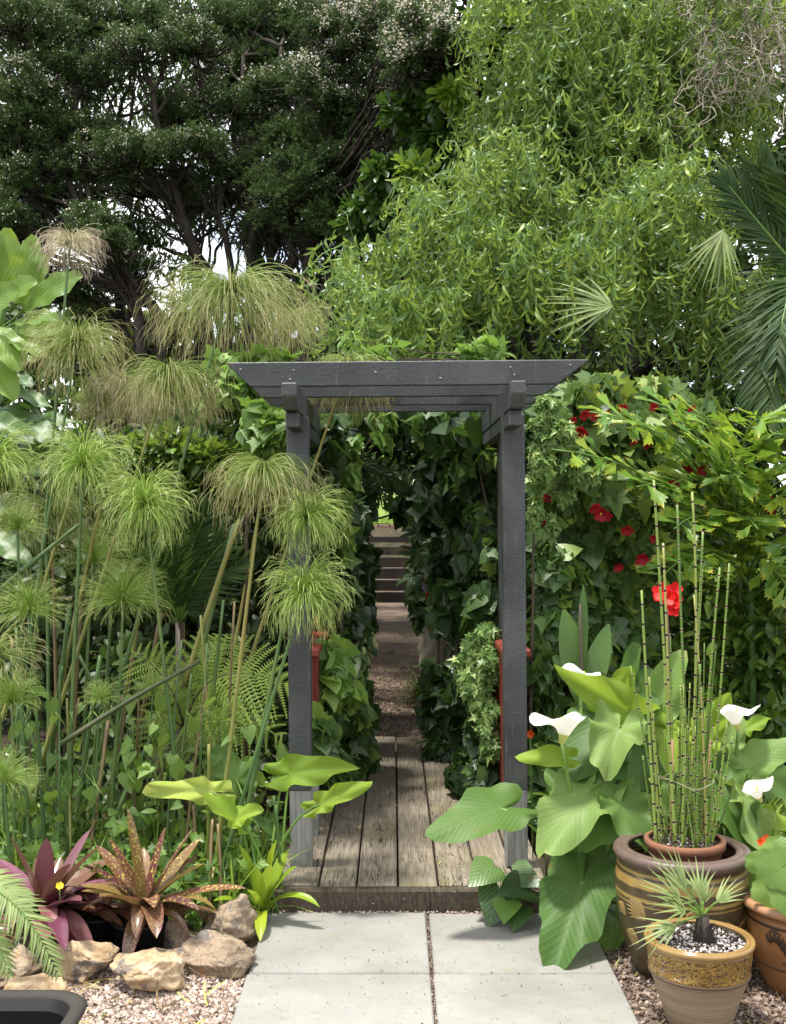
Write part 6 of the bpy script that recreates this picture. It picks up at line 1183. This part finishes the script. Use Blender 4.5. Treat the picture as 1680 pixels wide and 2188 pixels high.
for x, y, r in ((1240, 920, .04), (1247, 884, .035), (1222, 897, .025), (1268, 890, .025), (1290, 882, .03), (1300, 900, .025), (1284, 1097, .042), (1270, 1085, .036), (1296, 1100, .034), (1466, 1000, .038), (1440, 1032, .034), (1402, 1010, .03), (1500, 1002, .034), (1370, 1192, .04), (1340, 1130, .036), (1172, 1060, .034), (1380, 948, .03), (1352, 940, .03), (1603, 1165, .03), (1640, 1060, .03), (1330, 870, .028), (1320, 1210, .03), (1165, 1110, .028), (1400, 1150, .028), (1560, 1100, .028), (1650, 1090, .03), (1395, 868, .028), (1475, 870, .026)):
    c = D(x, y, 5.3 + rng.uniform(-.08, .1)); bloom(abt, c, norm(A_([rng.normal() * .35, -.8 + rng.normal() * .2, -.45])), r * .95, 5, 'petal_red', cup=.75 + rng.uniform(-.3, .3), center='petal_yellow' if r > .04 else None)
ft = thing('fishtail_palm', 'fishtail palm with yellow tipped ragged leaflets spreading over the right shrubs', 'palm', GR(1600, 0, 5.6)); ftm = [mesh('leaflet', t, M['fishtail']) for t in T_fish]; FB = GR(1600, 0, 5.6)
[part('trunk', tube([FB + A_([dx, dy, 0]), D(1600 + dx * 300, 1300, 5.6 + dy), D(1592 + dx * 120, 1160, 5.5)], [.02, .017, .012], 8), M['stem_green'], ft) for dx, dy in ((-.06, .05), (.07, .12), (.02, -.03))]; stf = Geo(); nl = 0
for (x0, y0, x1, y1, x2, y2, n, L) in ((1590, 1150, 1480, 900, 1260, 880, 24, .17), (1590, 1150, 1600, 900, 1680, 930, 22, .19), (1590, 1150, 1500, 880, 1400, 860, 22, .18), (1595, 1100, 1560, 880, 1650, 890, 20, .2), (1590, 1180, 1420, 980, 1180, 960, 22, .17), (1600, 1180, 1640, 960, 1720, 990, 20, .2), (1590, 1180, 1480, 1000, 1360, 1040, 20, .18), (1600, 1200, 1620, 1040, 1700, 1060, 18, .2), (1590, 1200, 1520, 1050, 1440, 1130, 18, .18), (1600, 1200, 1560, 1080, 1560, 960, 18, .19), (1600, 1220, 1500, 1120, 1400, 1250, 18, .17), (1600, 1220, 1640, 1140, 1690, 1170, 16, .18), (1590, 1150, 1450, 920, 1330, 900, 22, .18), (1595, 1150, 1540, 930, 1500, 880, 20, .19), (1600, 1230, 1640, 1100, 1700, 1200, 18, .18), (1595, 1230, 1560, 1050, 1620, 1130, 18, .18), (1600, 1250, 1520, 1120, 1470, 1220, 16, .16), (1600, 1240, 1660, 1180, 1690, 1280, 16, .16), (1600, 1150, 1620, 980, 1560, 1020, 18, .18), (1600, 1150, 1500, 960, 1420, 1050, 18, .17)):
    Z2 = 5.1 + rng.uniform(-.12, .15); pts = bez(D(x0, y0, 5.5), D(x1, y1, 5.3), D(x2, y2, Z2), 24); part('rachis', tube(pts[::3], np.linspace(.008, .003, 9), 6), M['stalk_green'], ft); tn = norm(np.gradient(pts, axis=0))
    n = int(n * .7)
    for i in range(n):
        q = int(3 + (i / n) * 21); 
        for sd in (-1, 1):
            R = basis(tn[q], A_([0, -.5, 1.0])); d = norm(R @ A_([sd * 1.0, .75 + .3 * rng.normal(), .05 + .2 * rng.normal()])); S = L * rng.uniform(.65, 1.0)
            if nl < 290 and rng.random() < .62: put('leaflet', ftm[rng.integers(0, 3)], ft, mat4(basis(d, R[:, 2] + rnd(1, .25)[0] + A_([0, -.5, 0])), pts[q] - WL[ft.name], S)); nl += 1
            else: stf.inst(T_fish[rng.integers(0, 3)], basis(d, R[:, 2] + rnd(1, .25)[0] + A_([0, -.5, 0]))[None], pts[q][None], [S])
part('foliage', stf, M['fishtail'], ft, kind='stuff')
tree('green_shrub', 'leafy mid green shrub at the right edge below the fishtail palm', GR(1620, 0, 6.0), [[GR(1600, 0, 6.0), D(1600, 1300, 6.0)]], [pad(*p) for p in ((1560, 1260, 70, 50, 5.7), (1640, 1260, 60, 50, 5.6), (1560, 1340, 80, 50, 5.7), (1650, 1350, 60, 60, 5.6), (1500, 1320, 50, 50, 5.8), (1580, 1430, 80, 60, 5.7), (1480, 1420, 70, 60, 5.9), (1660, 1450, 60, 60, 5.6), (1560, 1520, 90, 50, 5.7), (1660, 1540, 60, 50, 5.5))], 2200, T_ov, 'shrub', .06, .10, 'out', 260, 8, .42, .25, .02, 'shrub')
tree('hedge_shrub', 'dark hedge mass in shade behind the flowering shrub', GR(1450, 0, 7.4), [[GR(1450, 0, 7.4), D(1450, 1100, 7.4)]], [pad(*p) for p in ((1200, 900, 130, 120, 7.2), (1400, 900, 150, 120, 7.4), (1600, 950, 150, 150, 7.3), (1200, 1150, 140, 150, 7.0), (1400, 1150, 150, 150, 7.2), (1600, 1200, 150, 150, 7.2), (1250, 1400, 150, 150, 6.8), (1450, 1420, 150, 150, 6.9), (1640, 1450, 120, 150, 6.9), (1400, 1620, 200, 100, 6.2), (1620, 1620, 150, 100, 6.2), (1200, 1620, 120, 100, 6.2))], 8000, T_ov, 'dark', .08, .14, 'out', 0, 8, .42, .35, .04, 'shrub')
# canna
cn = thing('canna', 'canna with broad upright blue green leaves behind the white arums', 'canna', GR(1240, 0, 5.0)); cb = GR(1240, 0, 5.0)
for i, (x0, y0, x1, y1, w) in enumerate(((1245, 1500, 1208, 1300, .10), (1250, 1500, 1302, 1330, .085), (1240, 1440, 1252, 1250, .04), (1240, 1450, 1180, 1400, .06), (1240, 1560, 1290, 1440, .09))):
    A = D(x0, y0, 4.95); T = D(x1, y1, 4.95 + rng.uniform(-.08, .08)); L = np.linalg.norm(T - A); tm = blade(10, 2, lambda q: max(.02, math.sin(PI * min(1, q * .86 + .12)) ** .8), w / L * 1.25, .3, .2); v = tm[0] @ basis(T - A, tocam(A, .1, rng.normal() * .3)).T * L + A; part('leaf', (v, tm[1], tm[2], tm[3]), M['canna'], cn)
part('stem', tube([cb, D(1243, 1500, 4.95), D(1240, 1290, 4.95)], [.014, .011, .006], 8), M['stalk_dark'], cn)
cr = thing('canna', 'canna stalk topped by a ruffled bright red flower among the rush tips', 'canna', GR(1430, 0, 4.9)); part('stem', tube([GR(1430, 0, 4.9), D(1432, 1500, 4.85), D(1425, 1290, 4.8)], [.012, .009, .005], 8), M['stalk_dark'], cr)
for x, y, r in ((1415, 1265, .05), (1440, 1262, .045), (1442, 1285, .05), (1425, 1280, .045), (1438, 1304, .04), (1408, 1275, .035)): c = D(x, y, 4.72 + rng.uniform(-.03, .03)); bloom(cr, c, tocam(c, .3, rng.normal() * .4), r * .85, 5, 'petal_scarlet', cup=.5)
# ferns
def fern(parent, pts, n, L, mat='fern', nrm=(-.1, -1, .75)):
    pts = A_(pts, float); K = len(pts); s = np.linspace(0, K - 1, 60); P = np.stack([np.interp(s, np.arange(K), pts[:, i]) for i in range(3)], -1); tn = norm(np.gradient(P, axis=0)); gg = Geo(); pt = []
    pv = blade(2, 0, lambda t: 1 - t * .75, .46, .2, .25)
    gg.add(ribbon(P, .006, A_(nrm)))
    for i in range(n):
        t = .12 + .88 * i / (n - 1); j = min(int(t * 59), 59); R = basis(tn[j], A_(nrm)); ln = L * (math.sin(PI * min(1, .12 + .84 * t)) ** .8) * rng.uniform(.93, 1.05) + .01
        for sd in (-1, 1):
            d = norm(R @ A_([sd, .42 + .25 * t, .10])); m = 15; Rp = basis(d, R[:, 2]); dr = np.linspace(0, 1, m)
            pos = P[j] + (d[None] * dr[:, None] * ln) + A_([0, 0, -.22 * ln])[None] * (dr[:, None] ** 2)
            gg.add(ribbon(pos, .004, Rp[:, 2])); sz = .115 * ln * (1 - dr * .8) + .004
            for q in (-1, 1):
                dd = norm(Rp @ A_([q, .35, .1])); gg.inst(pv, np.repeat(basis(dd, Rp[:, 2])[None], m, 0), pos, sz * .95)
    o = part('frond', gg, M[mat], parent); part('rachis', tube(P[::6], np.linspace(.006, .002, 10), 5), M['stalk_dark'], o)
fr = thing('tree_fern', 'fern with wide lacy light green fronds left of the left post', 'fern', GR(430, 0, 5.4)); FC = D(395, 1560, 4.95); part('crown', tube([GR(395, 0, 4.95), FC], [.05, .04], 8), M['stalk_dark'], fr)
for (x0, y0, x1, y1, x2, y2, z2, n, L) in ((395, 1560, 425, 1370, 640, 1475, 4.95, 16, .26), (395, 1560, 430, 1450, 590, 1570, 4.9, 14, .21), (395, 1560, 400, 1500, 440, 1650, 4.9, 12, .16), (395, 1560, 370, 1430, 280, 1390, 5.1, 12, .17), (395, 1560, 350, 1500, 310, 1610, 4.95, 11, .15), (395, 1560, 430, 1370, 500, 1360, 5.2, 12, .18)):
    fern(fr, bez(D(x0, y0, 4.95), D(x1, y1, 4.85), D(x2, y2, z2 - .05), 10), n, L)
# ------------------------------------------------------------------ ground cover on the left and right
bw = thing('bindweed', 'bindweed with pale heart leaves twining up the papyrus stalks', 'climber', (-1.2, 4.7, 0)); P = []
for i in range(95):
    x = rng.uniform(20, 560); y = rng.uniform(1480, 1800) if i < 60 else rng.uniform(1500, 1760); P.append(D(x, y, rng.uniform(4.45, 5.0)))
P = A_(P); P = P[P[:, 2] > .03]; k = len(P); leaves(bw, 'leaf', T_heart, P, norm(A_([0, -.2, -.8]) + rnd(k, .5)), A_([0, -.8, .7]) + rnd(k, .35), rng.uniform(.035, .09, k), M['bindweed'], 150)
bs = Geo()
for i in range(14): x = rng.uniform(40, 540); Q = [D(x + 14 * math.sin(q * 1.7 + i), 1780 - q * 26, 4.6 + .1 * math.cos(q)) for q in range(11)]; bs.add(tube(Q, .002, 4))
part('vine_stem', bs, M['stalk_green'], bw, kind='stuff')
def covers(name, n, area, zr, tm, mat, s0, s1, up=.8):
    (x0, x1), (y0, y1) = area; pos = np.stack([rng.uniform(x0, x1, n), rng.uniform(y0, y1, n), -.02 + rng.uniform(0, 1, n) ** 1.6 * zr], -1); d = norm(rnd(n) + A_([0, 0, .3])); gg = Geo(); w = rng.integers(0, len(tm), n); R = basis(d, A_([0, -.5, up]) + rnd(n, .4)); S = rng.uniform(s0, s1, n)
    for j in range(len(tm)): gg.inst(tm[j], R[w == j], pos[w == j], S[w == j])
    solo(name, gg, M[mat], None, None, kind='stuff', base=(x0, y0, 0))
PAR = [fan([(0, 0), (.1, .1), (.3, .05), (.22, .2), (.5, .3), (.3, .42), (.45, .65), (.2, .62), (.15, .8), (0, 1)], .3, .5, 0, .05, (0, .35), 30 + i) for i in range(2)]
covers('ground_cover', 2400, ((-2.1, -.5), (4.15, 5.0)), .26, PAR, 'herb', .03, .06)
covers('ground_cover', 1500, ((-2.3, -.55), (4.4, 5.6)), .40, T_ov + T_heart, 'shrub', .035, .07)
covers('ground_cover', 900, ((.95, 2.4), (4.6, 5.6)), .45, T_ov + PAR, 'shrub', .04, .07)
gt2 = [blade(5, 1, lambda q: 1 - q ** 1.6 * .95, .035, .3, c) for c in (.5, 1.2, 1.9)]
def grassy(name, n, area, L0, L1):
    (x0, x1), (y0, y1) = area; pos = np.stack([rng.uniform(x0, x1, n), rng.uniform(y0, y1, n), np.full(n, -.03)], -1); d = norm(A_([0, 0, 1]) + rnd(n, .28)); gg = Geo(); w = rng.integers(0, 3, n); R = basis(d, rnd(n)); S = rng.uniform(L0, L1, n)
    for j in range(3): gg.inst(gt2[j], R[w == j], pos[w == j], S[w == j])
    solo(name, gg, M['grass'], None, None, kind='stuff', base=(x0, y0, 0))
grassy('grass', 700, ((-2.0, -.48), (4.15, 4.9)), .15, .42); grassy('grass', 260, ((1.5, 2.3), (4.6, 5.5)), .25, .6); grassy('grass', 90, ((-.66, -.46), (4.1, 4.5)), .06, .2)
nu = thing('nasturtium', 'small orange nasturtium flowers under the arum leaves at the right edge', 'flower', D(1640, 1860, 4.2) * A_([1, 1, 0])); part('stem', tube([D(1640, 1860, 4.2) * A_([1, 1, 0]), D(1640, 1800, 4.15)], .004, 5), M['stalk_green'], nu)
for x, y, r in ((1637, 1798, .026), (1672, 1812, .026), (1625, 1800, .018)): c = D(x, y, 4.12); bloom(nu, c, tocam(c, .3, rng.normal() * .3), r, 5, 'petal_orange', cup=.3)
nu2 = thing('nasturtium', 'single orange nasturtium flower right beside the right post', 'flower', GR(1140, 0, 4.75)); part('stem', tube([GR(1140, 0, 4.75), D(1133, 1572, 4.72)], .003, 5), M['stalk_green'], nu2); c = D(1133, 1569, 4.7); bloom(nu2, c, tocam(c, .2), .02, 5, 'petal_orange', cup=.4)
be = thing('buttercup', 'tiny yellow flower among the purple bromeliad leaves', 'flower', D(127, 0, 3.8) * A_([1, 1, 0])); part('stem', tube([D(128, 1925, 3.74), D(128, 1897, 3.72)], .002, 5), M['stalk_green'], be); c = D(128, 1893, 3.7); bloom(be, c, tocam(c, .4), .014, 6, 'petal_yellow', cup=.3)
tree('evergreen_tree', 'dark grove tree with fine foliage behind the tea trees', GR(420, 0, 15.5), [[GR(x_, 0, 15.5), D(x_ + 10, 640, 15.5), D(x_ - 60, 300, 15.5)] for x_ in (250, 420, 560, 660)], [pad(x, y, 95, 60, 15 + .5 * ((x + 2 * y) % 3)) for x in range(-532, 900, 118) for y in (20, 110, 205, 300, 392, 470)] + [pad(*p) for p in ((700, 560, 60, 40, 15), (30, 560, 120, 50, 15), (330, 520, 90, 40, 15.5), (520, 510, 70, 36, 15.5), (200, 600, 100, 34, 15), (310, 620, 80, 30, 15.4), (400, 580, 80, 34, 15), (90, 620, 110, 50, 15.5), (30, 700, 110, 60, 15), (130, 700, 110, 40, 15.5), (640, 640, 80, 30, 15.5), (440, 650, 70, 26, 15.4), (560, 660, 80, 24, 15), (500, 700, 70, 40, 15), (375, 655, 60, 45, 14.6), (340, 700, 60, 30, 14.6))], 42000, T_lan, 'tea', .10, .20, 'out', 0, 7, .42, .3, .10)
# far trees closing the view over the lawn
for i, (x, y, h, lb) in enumerate(((-16, 62, 7, 'pale green distant tree glimpsed between the tea tree trunks'), (-4, 58, 5, 'distant tree beyond the lawn seen through the tunnel'), (9, 66, 8, 'distant tree hidden mostly by the willow'))):
    z = hgt(0, y); tree('distant_tree', lb, (x, y, z), [[(x, y, z), (x, y, z + h * .5)]], [(A_([x + rng.normal() * 2, y, z + h * q]), A_([3.2, 2.5, h * .28])) for q in (.3, .45, .6)], 1600, T_ov, 'bindweed', .5, .9, 'out', 0, 6, .45, .3, .2)
